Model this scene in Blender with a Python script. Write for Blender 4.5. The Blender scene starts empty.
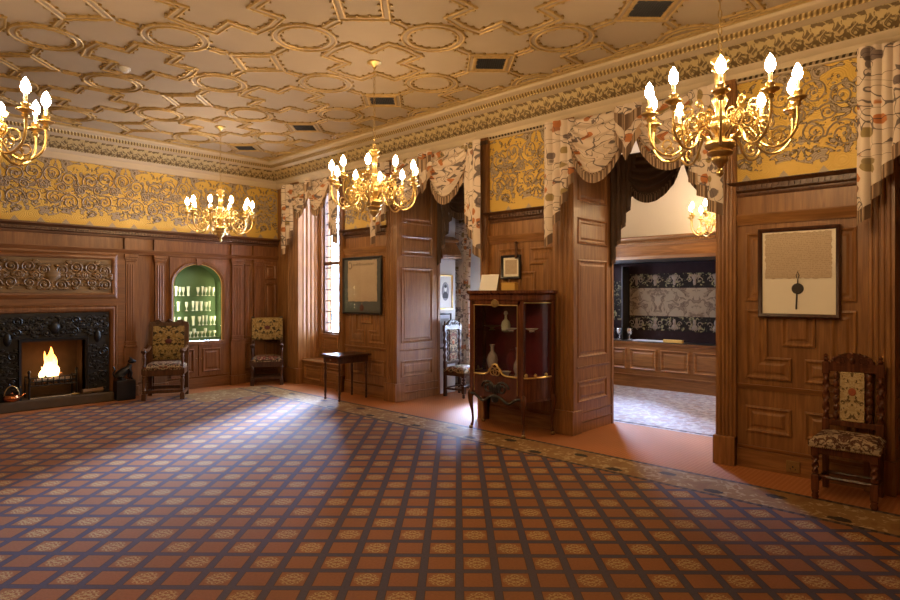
import bpy, bmesh, math, random
from mathutils import Vector, Matrix
D = bpy.data; S = bpy.context.scene; COL = S.collection
PI = math.pi; sin = math.sin; cos = math.cos

# ---------------------------------------------------------------- camera, sky, daylight, exposure
CEIL = 3.97
cam_d = D.cameras.new('camera'); cam = D.objects.new('camera', cam_d); COL.objects.link(cam)
cam.location = (0, 0, 1.6)
cam.rotation_euler = (PI/2, 0, 0.76248 - PI/2)
cam_d.sensor_width = 36.0; cam_d.lens = 36.0*601.26/900.0
cam_d.shift_y = -6.12/900.0
cam_d.clip_start = 0.05
S.camera = cam

world = D.worlds.new('sky'); S.world = world; world.use_nodes = True
wn = world.node_tree.nodes; wl = world.node_tree.links
wn['Background'].inputs[0].default_value = (0.62, 0.76, 1.0, 1)
wn['Background'].inputs[1].default_value = 46.0

def portal(name, loc, sy, sz, rot):                    # daylight openings (sky portals)
    l = D.lights.new(name, 'AREA'); l.shape = 'RECTANGLE'; l.size = sy; l.size_y = sz
    l.cycles.is_portal = True
    o = D.objects.new(name, l); COL.objects.link(o); o.location = loc; o.rotation_euler = rot
    return o
portal('window_sky_portal', (6.42, 8.74, 2.18), 2.6, 1.15, (0, PI/2, 0))
portal('alcove_sky_portal', (7.92, 6.4, 1.2), 1.0, 1.4, (0, PI/2, 0))
portal('library_sky_portal', (9.35, 5.62, 1.68), 0.9, 1.35, (-PI/2, 0, 0))
sun_d = D.lights.new('hazy_sun', 'SUN'); sun_d.energy = 130.0; sun_d.angle = math.radians(25); sun_d.color = (.54, .68, 1.0)
sun = D.objects.new('hazy_sun', sun_d); COL.objects.link(sun)
sun.rotation_euler = Vector((-1, -.89, -1.34*math.tan(math.radians(29.5)))).to_track_quat('-Z', 'Y').to_euler()

S.view_settings.view_transform = 'Standard'; S.view_settings.look = 'None'
S.view_settings.gamma = 1.0; S.view_settings.use_curve_mapping = False
S.view_settings.exposure = 0.0
BULB = 190.0

# ---------------------------------------------------------------- materials
class NT:
    def __init__(s, name):
        s.m = D.materials.new(name); s.m.use_nodes = True
        s.t = s.m.node_tree; s.b = s.t.nodes['Principled BSDF']; s.out = s.t.nodes['Material Output']
    def n(s, typ, ins=None, **kw):
        nd = s.t.nodes.new(typ)
        for k, v in kw.items(): setattr(nd, k, v)
        for k, v in (ins or {}).items(): s.set(nd.inputs[k], v)
        return nd
    def set(s, sock, v):
        if isinstance(v, bpy.types.NodeSocket): s.t.links.new(v, sock)
        elif isinstance(v, bpy.types.Node): s.t.links.new(v.outputs[0], sock)
        elif isinstance(v, (tuple, list)) and len(v) == 3 and sock.type == 'RGBA': sock.default_value = (*v, 1)
        else: sock.default_value = v
    def ma(s, op, a, b=0.0, c=None, clamp=False):
        nd = s.t.nodes.new('ShaderNodeMath'); nd.operation = op; nd.use_clamp = clamp
        s.set(nd.inputs[0], a); s.set(nd.inputs[1], b)
        if c is not None: s.set(nd.inputs[2], c)
        return nd.outputs[0]
    def mix(s, f, a, b):
        nd = s.t.nodes.new('ShaderNodeMix'); nd.data_type = 'RGBA'
        s.set(nd.inputs[0], f); s.set(nd.inputs[6], a); s.set(nd.inputs[7], b)
        return nd.outputs[2]
    def co(s):
        return s.t.nodes.new('ShaderNodeTexCoord').outputs['Object']
    def xyz(s, v=None):
        nd = s.t.nodes.new('ShaderNodeSeparateXYZ'); s.set(nd.inputs[0], v if v is not None else s.co()); return nd.outputs
    def vec(s, x, y, z=0.0):
        nd = s.t.nodes.new('ShaderNodeCombineXYZ')
        for i, v in enumerate((x, y, z)): s.set(nd.inputs[i], v)
        return nd.outputs[0]
    def mapv(s, v, scale=(1,1,1), loc=(0,0,0), rot=(0,0,0)):
        nd = s.t.nodes.new('ShaderNodeMapping'); s.set(nd.inputs[0], v)
        nd.inputs['Scale'].default_value = scale; nd.inputs['Location'].default_value = loc; nd.inputs['Rotation'].default_value = rot
        return nd.outputs[0]
    def noise(s, v, scale, detail=2, rough=.5, dist=0.0):
        nd = s.n('ShaderNodeTexNoise', {'Vector': v, 'Scale': scale, 'Detail': detail, 'Roughness': rough, 'Distortion': dist})
        return nd.outputs[0]
    def vor(s, v, scale, feature='F1'):
        nd = s.t.nodes.new('ShaderNodeTexVoronoi'); nd.feature = feature
        s.set(nd.inputs['Vector'], v); nd.inputs['Scale'].default_value = scale
        return nd
    def sm(s, v, a, b):                                  # smoothstep a->b : 0->1
        nd = s.t.nodes.new('ShaderNodeMapRange'); nd.interpolation_type = 'SMOOTHSTEP'
        s.set(nd.inputs[0], v); nd.inputs[1].default_value = a; nd.inputs[2].default_value = b
        return nd.outputs[0]
    def fin(s, col=None, rough=None, metal=None, bump=None, bstr=.3, bdist=.01, spec=None):
        if col is not None: s.set(s.b.inputs['Base Color'], col)
        if rough is not None: s.set(s.b.inputs['Roughness'], rough)
        if metal is not None: s.set(s.b.inputs['Metallic'], metal)
        if spec is not None: s.set(s.b.inputs['Specular IOR Level'], spec)
        if bump is not None:
            nd = s.n('ShaderNodeBump', {'Height': bump, 'Strength': bstr, 'Distance': bdist})
            s.t.links.new(nd.outputs[0], s.b.inputs['Normal'])
        return s.m

def plain(name, col, rough=.5, metal=0.0, var=.15, scale=20, spec=None, bstr=.15):
    t = NT(name); v = t.noise(t.co(), scale, 3)
    c = t.mix(v, tuple(x*(1-var) for x in col), tuple(min(1, x*(1+var)) for x in col))
    return t.fin(c, rough, metal, bump=v, bstr=bstr, bdist=.004, spec=spec)

def wood(name, c1, c2, axis='z', rough=.38):
    t = NT(name); sc = {'z': (14, 14, 1.0), 'x': (1.0, 14, 14), 'y': (14, 1.0, 14)}[axis]
    v = t.mapv(t.co(), scale=sc)
    g = t.noise(v, 2.2, 6, .6, .6); big = t.noise(t.co(), 1.3, 2)
    f = t.ma('ADD', t.ma('MULTIPLY', g, .75), t.ma('MULTIPLY', big, .25))
    c = t.mix(t.sm(f, .35, .68), c1, c2)
    return t.fin(c, rough, bump=g, bstr=.12, bdist=.004, spec=.4)

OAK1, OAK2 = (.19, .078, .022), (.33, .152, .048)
M = {}
M['oak'] = wood('oak_panelling', OAK1, OAK2)
M['oak_x'] = wood('oak_rail_x', OAK1, OAK2, 'x')
M['oak_y'] = wood('oak_rail_y', OAK1, OAK2, 'y')
M['oak_n'] = wood('north_oak_panelling', (.13, .048, .015), (.225, .092, .029)); M['oak_nx'] = wood('north_oak_rail', (.13, .048, .015), (.225, .092, .029), 'x')  # darker, redder version of the oak, used along the north wall
M['oak_dark'] = wood('oak_carved_cornice', (.06, .022, .009), (.14, .058, .022), 'x')
M['carved_oak'] = wood('carved_gilded_oak', (.10, .052, .018), (.22, .125, .045), 'x', .5)
M['walnut'] = wood('dark_walnut', (.035, .012, .006), (.085, .032, .014), 'z', .3)
M['walnut_red'] = wood('mahogany', (.06, .018, .008), (.16, .052, .021), 'z', .25)
M['brown'] = wood('brown_chair_oak', (.06, .024, .010), (.13, .055, .022), 'z', .35)
M['gilt'] = plain('brass', (.74, .53, .21), .28, .9, .2, 30)
M['brass_dull'] = plain('dull_brass', (.36, .24, .09), .4, .8, .25, 30)
M['gilt_plaster'] = plain('gilded_plaster', (.46, .31, .12), .42, .4, .35, 25)
M['plaster'] = plain('cream_ceiling_plaster', (.36, .275, .185), .8, 0, .1, 2.5)
M['cream'] = plain('cream_cornice_plaster', (.50, .39, .255), .7, 0, .1, 5)
M['white_wall'] = plain('white_painted_plaster', (.66, .63, .60), .8, 0, .04, 3)
M['iron'] = plain('black_cast_iron', (.012, .011, .010), .42, .3, .4, 30)
M['soot'] = plain('sooty_fire_brick', (.07, .038, .017), .9, 0, .4, 9)
M['hearth'] = plain('brown_stone_hearth', (.07, .045, .024), .55, 0, .3, 12)
M['black'] = plain('black_lacquer', (.012, .011, .011), .3, 0, .2, 10)
M['blackcloth'] = plain('black_display_cloth', (.022, .012, .012), .95, 0, .3, 15, spec=.05)
M['copper'] = plain('copper', (.45, .17, .07), .25, .95, .2, 20)
M['silver'] = plain('silver', (.72, .73, .75), .22, .95, .1, 20)
M['white_paper'] = plain('white_card', (.86, .84, .78), .7, 0, .03, 8)
M['card_gold'] = plain('gold_card', (.62, .38, .09), .5, .3, .1, 8)
M['porcelain'] = plain('pale_porcelain', (.55, .48, .44), .25, 0, .25, 25)
M['crimson'] = plain('crimson_lining', (.16, .012, .018), .8, 0, .3, 14)
M['grey_mat'] = plain('grey_mount_board', (.10, .11, .105), .8, 0, .1, 8)
M['cream_mat'] = plain('cream_mount_board', (.90, .82, .67), .7, 0, .05, 6)
M['wax'] = plain('brown_wax_seal', (.03, .022, .014), .5, 0, .4, 60)
M['wax_red'] = plain('dark_red_wax_seal', (.10, .018, .014), .5, 0, .4, 60)
M['shield_red'] = plain('embroidered_red_shield', (.33, .085, .03), .8, 0, .3, 60)
M['cord'] = plain('tan_cord', (.30, .19, .08), .8, 0, .2, 60)
M['green'] = plain('green_niche_lining', (.10, .17, .065), .85, 0, .08, 4)
M['lead'] = plain('dark_lead', (.03, .03, .035), .5, .4, .2, 30)
M['print'] = plain('dark_print_ink', (.06, .055, .06), .8, 0, .3, 40)
M['print_grey'] = plain('grey_print_ink', (.32, .31, .31), .8, 0, .3, 60)
M['candle'] = plain('ivory_candle_sleeve', (.80, .70, .48), .5, 0, .05, 20)
M['lining'] = plain('brown_curtain_lining', (.085, .05, .03), .8, 0, .25, 9)
M['log'] = plain('split_log', (.22, .13, .07), .9, 0, .4, 25)
M['ash_log'] = plain('ashy_log', (.30, .24, .20), .95, 0, .5, 20)
M['grey_paper'] = plain('pale_grey_mat', (.5, .5, .56), .7, 0, .05, 6)

def emis(name, col, st, sampling='AUTO'):
    m = D.materials.new(name); m.use_nodes = True; t = m.node_tree
    t.nodes.remove(t.nodes['Principled BSDF'])
    e = t.nodes.new('ShaderNodeEmission'); e.inputs[0].default_value = (*col, 1); e.inputs[1].default_value = st
    t.links.new(e.outputs[0], t.nodes['Material Output'].inputs[0]); m.cycles.emission_sampling = sampling
    return m
M['bulb'] = emis('lit_candle_bulb', (1.0, .69, .36), BULB, 'FRONT')
M['niche_lamp'] = emis('lit_strip_lamp', (1.0, .93, .62), 14, 'FRONT')
def flame_mat():
    t = NT('fire_flame'); t.t.nodes.remove(t.b)
    x, y, z = t.xyz()
    n = t.noise(t.co(), 14, 3)
    f = t.ma('ADD', t.ma('MULTIPLY', z, 2.4), t.ma('MULTIPLY', n, .6))
    r = t.n('ShaderNodeValToRGB', {'Fac': f}); e = r.color_ramp.elements
    e[0].position = .25; e[0].color = (1, .72, .30, 1); e[1].position = 1.15; e[1].color = (1, .30, .05, 1)
    em = t.n('ShaderNodeEmission', {'Color': r, 'Strength': 8.0})
    t.t.links.new(em.outputs[0], t.out.inputs[0]); return t.m
M['flame'] = flame_mat()
def ember_mat():
    t = NT('glowing_ember'); n = t.noise(t.co(), 22, 3)
    t.fin((.10, .05, .03), .9)
    t.set(t.b.inputs['Emission Color'], (1, .28, .06)); t.set(t.b.inputs['Emission Strength'], t.ma('MULTIPLY', t.sm(n, .5, .7), 1.2))
    return t.m
M['ember'] = ember_mat()

def glass(name, tint, gl=.10, rough=.03, k=.5):
    m = D.materials.new(name); m.use_nodes = True; t = m.node_tree
    t.nodes.remove(t.nodes['Principled BSDF'])
    a = t.nodes.new('ShaderNodeBsdfTransparent'); a.inputs[0].default_value = (*tint, 1)
    g = t.nodes.new('ShaderNodeBsdfGlossy'); g.inputs['Roughness'].default_value = rough
    fr = t.nodes.new('ShaderNodeLayerWeight'); fr.inputs[0].default_value = .25
    mm = t.nodes.new('ShaderNodeMath'); mm.operation = 'MULTIPLY_ADD'; mm.inputs[1].default_value = k; mm.inputs[2].default_value = gl*.4
    t.links.new(fr.outputs['Fresnel'], mm.inputs[0])
    mx = t.nodes.new('ShaderNodeMixShader')
    t.links.new(mm.outputs[0], mx.inputs[0]); t.links.new(a.outputs[0], mx.inputs[1]); t.links.new(g.outputs[0], mx.inputs[2])
    t.links.new(mx.outputs[0], t.nodes['Material Output'].inputs[0]); return m
M['pane'] = glass('window_glass', (.96, .98, 1.0))
M['case_glass'] = glass('cabinet_glass', (.93, .93, .95))
M['picture_glass'] = glass('picture_glass', (.98, .98, .98), .0, k=.05)
def goblet():
    t = NT('cut_glass'); t.fin((.92, .95, .70), .2, 0)
    t.set(t.b.inputs['Transmission Weight'], .12); t.set(t.b.inputs['IOR'], 1.3)
    return t.m
M['goblet'] = goblet()

def carpet():
    t = NT('lattice_carpet'); x, y, z = t.xyz()
    A = math.radians(-47.0); s = .2085
    ox, oy = 2.404, 2.509     # a lattice crossing on the floor
    def rot(ax, ay):
        return t.ma('ADD', t.ma('MULTIPLY', t.ma('SUBTRACT', x, ox), ax/s), t.ma('MULTIPLY', t.ma('SUBTRACT', y, oy), ay/s))
    u = rot(cos(A), sin(A)); v = rot(-sin(A), cos(A))
    fu = t.ma('FRACT', u); fv = t.ma('FRACT', v)
    au = t.ma('ABSOLUTE', t.ma('SUBTRACT', fu, .5)); av = t.ma('ABSOLUTE', t.ma('SUBTRACT', fv, .5))
    line = t.ma('MAXIMUM', t.sm(au, .395, .405), t.sm(av, .395, .405))
    edge = t.ma('MAXIMUM', t.sm(au, .375, .385), t.sm(av, .375, .385))
    par = t.ma('ABSOLUTE', t.ma('MODULO', t.ma('ADD', t.ma('FLOOR', u), t.ma('FLOOR', v)), 2.0))
    par = t.sm(par, .4, .6)
    r = t.ma('SQRT', t.ma('ADD', t.ma('MULTIPLY', au, au), t.ma('MULTIPLY', av, av)))
    mt = t.noise(t.vec(t.ma('MULTIPLY', au, 9.0), t.ma('MULTIPLY', av, 9.0), 3.3), 1.5, 2, .6, .6)
    motif = t.ma('MULTIPLY', t.ma('MULTIPLY', t.sm(mt, .46, .53), t.sm(r, .36, .30)), par)
    nz = t.noise(t.co(), 60, 2); big = t.noise(t.co(), .8, 2)
    cell = t.mix(nz, (.215, .080, .026), (.31, .122, .043))
    motifc = t.mix(t.noise(t.co(), 45, 1), (.36, .24, .085), (.50, .36, .17))
    col = t.mix(motif, cell, motifc)
    col = t.mix(edge, col, (.055, .022, .018))
    # woven dots along the bands
    du = t.ma('ABSOLUTE', t.ma('SUBTRACT', t.ma('FRACT', t.ma('MULTIPLY', u, 3.0)), .5)); dv = t.ma('ABSOLUTE', t.ma('SUBTRACT', t.ma('FRACT', t.ma('MULTIPLY', v, 3.0)), .5))
    dot = t.ma('MULTIPLY', t.sm(t.ma('MAXIMUM', du, dv), .16, .10), t.ma('MAXIMUM', t.sm(au, .46, .475), t.sm(av, .46, .475)))
    band = t.mix(nz, (.042, .037, .066), (.076, .067, .104))
    band = t.mix(t.ma('MULTIPLY', dot, .75), band, (.32, .25, .25))
    col = t.mix(line, col, band)
    # flowered border
    bn = t.noise(t.vec(x, y, 0), 17, 2, .5, .8)
    bl = t.noise(t.vec(x, y, 5.0), 5, 2, .6, .4)
    bcol = t.mix(t.ma('MULTIPLY', t.sm(bn, .50, .56), t.sm(bl, .46, .52)), (.25, .135, .045), (.40, .28, .14))
    bcol = t.mix(t.ma('MULTIPLY', t.sm(bl, .42, .38), .6), bcol, (.20, .085, .03))
    per = .881
    def leaf(xc, y0):
        fy = t.ma('MULTIPLY', t.ma('SUBTRACT', t.ma('FRACT', t.ma('DIVIDE', t.ma('SUBTRACT', y, y0), per)), .5), per)
        dx = t.ma('DIVIDE', t.ma('SUBTRACT', x, xc), .05); dy = t.ma('DIVIDE', fy, .085)
        rr = t.ma('SQRT', t.ma('ADD', t.ma('MULTIPLY', dx, dx), t.ma('MULTIPLY', dy, dy)))
        return t.sm(t.ma('ADD', rr, t.ma('MULTIPLY', t.noise(t.co(), 28, 2), .9)), 1.45, 1.25)
    lf = t.ma('MAXIMUM', leaf(5.21, .979), leaf(5.0, .506))
    bcol = t.mix(lf, bcol, (.018, .014, .016))
    e1 = t.ma('ABSOLUTE', t.ma('SUBTRACT', x, 4.91)); e2 = t.ma('ABSOLUTE', t.ma('SUBTRACT', x, 5.375))
    em = t.ma('MINIMUM', e1, e2)
    dash = t.ma('MULTIPLY', t.sm(t.ma('FRACT', t.ma('MULTIPLY', y, 14.0)), .45, .55), .5)
    bcol = t.mix(t.sm(em, .028, .020), bcol, t.mix(dash, (.03, .02, .022), (.16, .10, .08)))
    isb = t.ma('MAXIMUM', t.ma('GREATER_THAN', x, 4.885), t.ma('MULTIPLY', t.ma('GREATER_THAN', y, 8.75), t.ma('GREATER_THAN', x, 3.9)))
    col = t.mix(isb, col, bcol)
    # plain terracotta surround with a small check
    ck = t.ma('MULTIPLY', t.sm(t.ma('ABSOLUTE', t.ma('SUBTRACT', t.ma('FRACT', t.ma('MULTIPLY', x, 26.0)), .5)), .2, .3), t.sm(t.ma('ABSOLUTE', t.ma('SUBTRACT', t.ma('FRACT', t.ma('MULTIPLY', y, 26.0)), .5)), .2, .3))
    plainc = t.mix(ck, t.mix(nz, (.33, .112, .030), (.41, .145, .042)), (.46, .18, .065))
    isp = t.ma('MAXIMUM', t.ma('GREATER_THAN', x, 5.40), t.ma('GREATER_THAN', y, 9.66))
    col = t.mix(isp, col, plainc)
    col = t.mix(t.ma('MULTIPLY', t.sm(big, .4, .65), .2), col, (.10, .05, .03))
    return t.fin(col, .75, bump=nz, bstr=.25, bdist=.004, spec=.35)
M['carpet'] = carpet()

def carpet2():
    t = NT('pale_patterned_carpet'); x, y, z = t.xyz()
    n = t.noise(t.co(), 12, 3, .6, .8); n2 = t.noise(t.co(), 7, 2, .5, .8)
    c = t.mix(t.sm(n, .40, .62), (.26, .23, .26), (.42, .39, .42)); c = t.mix(t.ma('MULTIPLY', t.sm(n2, .54, .62), .5), c, (.27, .15, .13))
    d = t.ma('ABSOLUTE', t.ma('SUBTRACT', x, 6.95))
    dash = t.sm(t.ma('FRACT', t.ma('MULTIPLY', y, 6.0)), .45, .55)
    c = t.mix(t.sm(d, .035, .025), c, t.mix(dash, (.03, .025, .03), (.16, .11, .10)))
    return t.fin(c, .8, spec=.3)
M['carpet2'] = carpet2()

def damask(name, along):
    """embossed gold frieze leather; along = 0 (x) or 1 (y)"""
    t = NT(name); c = t.xyz(); a = c[along]; z = c[2]
    p = t.ma('PINGPONG', a, .47)
    v = t.vec(t.ma('MULTIPLY', p, 1.0), t.ma('MULTIPLY', z, 1.0), 0.0)
    n = t.noise(v, 7.5, 3, .55, 1.4)
    rg = t.vor(v, 6.0); ring = t.ma('SINE', t.ma('MULTIPLY', rg.outputs['Distance'], 62.0))
    fill = t.sm(n, .54, .57)
    line = t.sm(t.ma('ABSOLUTE', t.ma('SUBTRACT', n, .555)), .026, .014)
    gold = t.mix(t.noise(t.co(), 2.2, 2), (.50, .30, .042), (.70, .46, .10))
    grey = t.mix(t.sm(ring, .1, .6), (.37, .285, .20), (.25, .185, .125))
    # gold hem along the bottom with little peaks
    pk = t.ma('PINGPONG', a, .155)
    hem = t.sm(t.ma('SUBTRACT', t.ma('ADD', 2.76, t.ma('MULTIPLY', t.ma('SINE', t.ma('MULTIPLY', a, 13.4)), .03)), z), .0, .02)
    peak = t.sm(t.ma('SUBTRACT', t.ma('SUBTRACT', 2.70, t.ma('MULTIPLY', pk, 1.3)), z), -.004, .004)
    fill = t.ma('MULTIPLY', fill, t.ma('SUBTRACT', 1.0, hem)); line = t.ma('MULTIPLY', line, t.ma('SUBTRACT', 1.0, hem))
    col = t.mix(fill, gold, grey); col = t.mix(peak, col, (.34, .27, .19)); col = t.mix(t.ma('MULTIPLY', line, .85), col, (.075, .045, .016))
    return t.fin(col, .45, .15, bump=t.ma('ADD', fill, t.ma('MULTIPLY', ring, .15)), bstr=.5, bdist=.012)
M['damask_x'] = damask('gold_damask_x', 0); M['damask_y'] = damask('gold_damask_y', 1)
M['relief'] = plain('embossed_scrollwork', (.36, .28, .19), .5, .1, .25, 30)

def band(name, along):
    t = NT(name); c = t.xyz(); a = c[along]; z = c[2]
    p = t.ma('PINGPONG', a, .11)
    v = t.vec(p, t.ma('MULTIPLY', z, 1.0), 0.0)
    n = t.noise(v, 16, 3, .5, 1.0)
    arc = t.ma('SINE', t.ma('ADD', t.ma('MULTIPLY', a, 28.6), t.ma('MULTIPLY', t.ma('SINE', t.ma('MULTIPLY', z, 40)), 1.0)))
    f = t.ma('MAXIMUM', t.sm(n, .47, .54), t.sm(t.ma('ABSOLUTE', arc), .25, .12))
    col = t.mix(f, (.17, .11, .045), (.50, .37, .17))
    return t.fin(col, .45, .3, bump=f, bstr=.7, bdist=.02)
M['band_x'] = band('gilded_relief_band_x', 0); M['band_y'] = band('gilded_relief_band_y', 1)
def rope(name, along, k=60, c1=(.10, .06, .02), c2=(.60, .43, .17)):
    t = NT(name); c = t.xyz()
    w = t.ma('SINE', t.ma('ADD', t.ma('MULTIPLY', c[along], k), t.ma('MULTIPLY', c[2], 90)))
    return t.fin(t.mix(t.sm(w, -.3, .3), c1, c2), .4, .4, bump=w, bstr=.5, bdist=.01)
M['rope_x'] = rope('gilded_rope_x', 0, 150, (.22, .14, .05), (.55, .40, .17)); M['rope_y'] = rope('gilded_rope_y', 1, 150, (.22, .14, .05), (.55, .40, .17))
M['rope_dk'] = rope('dark_rope_y', 1, 130, (.06, .04, .02), (.42, .33, .2))

def fabric(name='floral_curtain_fabric', base=(.60, .48, .37)):
    t = NT(name); c = t.co(); x, y, z = t.xyz(c)
    yz = t.vec(t.ma('ADD', t.ma('MULTIPLY', y, 1.0), t.ma('MULTIPLY', x, .9)), z, 0.0)
    n = t.noise(yz, 4.4, 1, .4, .9); n2 = t.noise(t.mapv(yz, loc=(4, 9, 0)), 3.8, 1, .4, .9)
    vine = t.ma('MAXIMUM', t.sm(t.ma('ABSOLUTE', t.ma('SUBTRACT', n, .5)), .015, .008), t.sm(t.ma('ABSOLUTE', t.ma('SUBTRACT', n2, .46)), .010, .006))
    vo = t.vor(yz, 8.0); bl = t.ma('ADD', vo.outputs['Distance'], t.ma('MULTIPLY', t.noise(yz, 16, 2), .22))
    flower = t.sm(bl, .50, .45); pick = t.xyz(vo.outputs['Color'])[0]
    fc = t.mix(t.sm(pick, .5, .55), (.40, .145, .05), (.17, .125, .11))
    fc = t.mix(t.sm(pick, .78, .8), fc, (.28, .20, .085))
    flower = t.ma('MULTIPLY', flower, t.sm(pick, .12, .16))
    col = t.mix(flower, base, fc); col = t.mix(t.ma('MULTIPLY', vine, .85), col, (.075, .055, .055))
    return t.fin(col, .8, spec=.2)
M['fabric'] = fabric()
def fringe_mat(name, c1, c2):
    t = NT(name); x, y, z = t.xyz()
    w = t.ma('SINE', t.ma('MULTIPLY', t.ma('ADD', y, x), 190))
    return t.fin(t.mix(t.sm(w, -.4, .6), c1, c2), .8, bump=w, bstr=.5, bdist=.01)
M['fringe'] = fringe_mat('brown_bullion_fringe', (.12, .065, .035), (.38, .25, .15))
M['fringe_dk'] = fringe_mat('dark_bullion_fringe', (.04, .022, .012), (.17, .105, .065))

def tapestry(name, base, pat, dark, scale=16, cx=0.0):
    t = NT(name); x, y, z = t.xyz()
    a = t.ma('ABSOLUTE', x)
    v = t.vec(a, z, t.ma('MULTIPLY', y, .8))
    n = t.noise(v, scale, 3, .6, 1.0); n2 = t.noise(t.mapv(v, loc=(3, 1, 7)), scale*.6, 2, .5, .8)
    col = t.mix(t.sm(n, .46, .54), base, pat); col = t.mix(t.sm(n2, .55, .6), col, dark)
    return t.fin(col, .85, bump=n, bstr=.3, bdist=.006, spec=.2)
M['needle_dark'] = tapestry('dark_floral_needlework', (.04, .024, .017), (.34, .245, .14), (.14, .04, .025), 30)
M['needle_gold'] = tapestry('gold_floral_needlework', (.24, .155, .05), (.36, .26, .11), (.045, .034, .02), 34)
M['needle_pale'] = tapestry('pale_needlework', (.42, .30, .14), (.52, .40, .22), (.13, .085, .04), 42)
M['needle_seat'] = tapestry('seat_needlework', (.075, .03, .02), (.40, .31, .20), (.11, .045, .03), 24)

def parchment():
    t = NT('written_parchment'); x, y, z = t.xyz()
    l = t.ma('ABSOLUTE', t.ma('SUBTRACT', t.ma('FRACT', t.ma('MULTIPLY', z, 62.0)), .5))
    n = t.noise(t.vec(t.ma('MULTIPLY', y, 90.0), t.ma('MULTIPLY', z, 45.0), 0.0), 1.0, 2)
    ink = t.ma('MULTIPLY', t.sm(l, .30, .20), t.sm(n, .46, .56))
    st = t.noise(t.co(), 5, 3)
    col = t.mix(st, (.50, .375, .25), (.63, .50, .35)); col = t.mix(t.ma('MULTIPLY', ink, .32), col, (.20, .12, .06))
    return t.fin(col, .8)
M['parchment'] = parchment()
def floral_cloth():
    t = NT('scrollwork_tapestry'); x, y, z = t.xyz()
    a = t.ma('PINGPONG', t.ma('SUBTRACT', y, .16), .66); b = t.ma('ABSOLUTE', z)
    v = t.vec(a, b, 0.0); n = t.noise(v, 8, 3, .55, 1.2)
    dx = t.ma('SUBTRACT', a, .40); r = t.ma('SQRT', t.ma('ADD', t.ma('MULTIPLY', dx, dx), t.ma('MULTIPLY', b, t.ma('MULTIPLY', b, 1.3))))
    ring = t.sm(t.ma('ABSOLUTE', t.ma('SUBTRACT', r, .19)), .035, .025)
    wave = t.sm(t.ma('ABSOLUTE', t.ma('SUBTRACT', b, t.ma('ADD', .09, t.ma('MULTIPLY', t.ma('SINE', t.ma('MULTIPLY', a, 14)), .05)))), .024, .016)
    col = t.mix(t.sm(n, .48, .54), (.20, .15, .095), (.135, .095, .06))
    col = t.mix(t.sm(t.ma('ABSOLUTE', t.ma('SUBTRACT', n, .58)), .02, .012), col, (.07, .042, .025))
    col = t.mix(t.ma('MAXIMUM', ring, t.ma('MULTIPLY', wave, t.sm(a, .24, .18))), col, (.05, .03, .024))
    return t.fin(col, .85, spec=.2)
M['scroll_cloth'] = floral_cloth()
def strip_cloth():
    t = NT('black_flowered_strip'); x, y, z = t.xyz()
    n = t.noise(t.co(), 15, 3, .6, .8)
    return t.fin(t.mix(t.sm(n, .55, .60), (.016, .012, .010), (.17, .15, .08)), .9, spec=.05)
M['strip_cloth'] = strip_cloth()
M['motif'] = plain('pale_embroidery', (.15, .11, .075), .8, 0, .5, 60)

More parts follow.
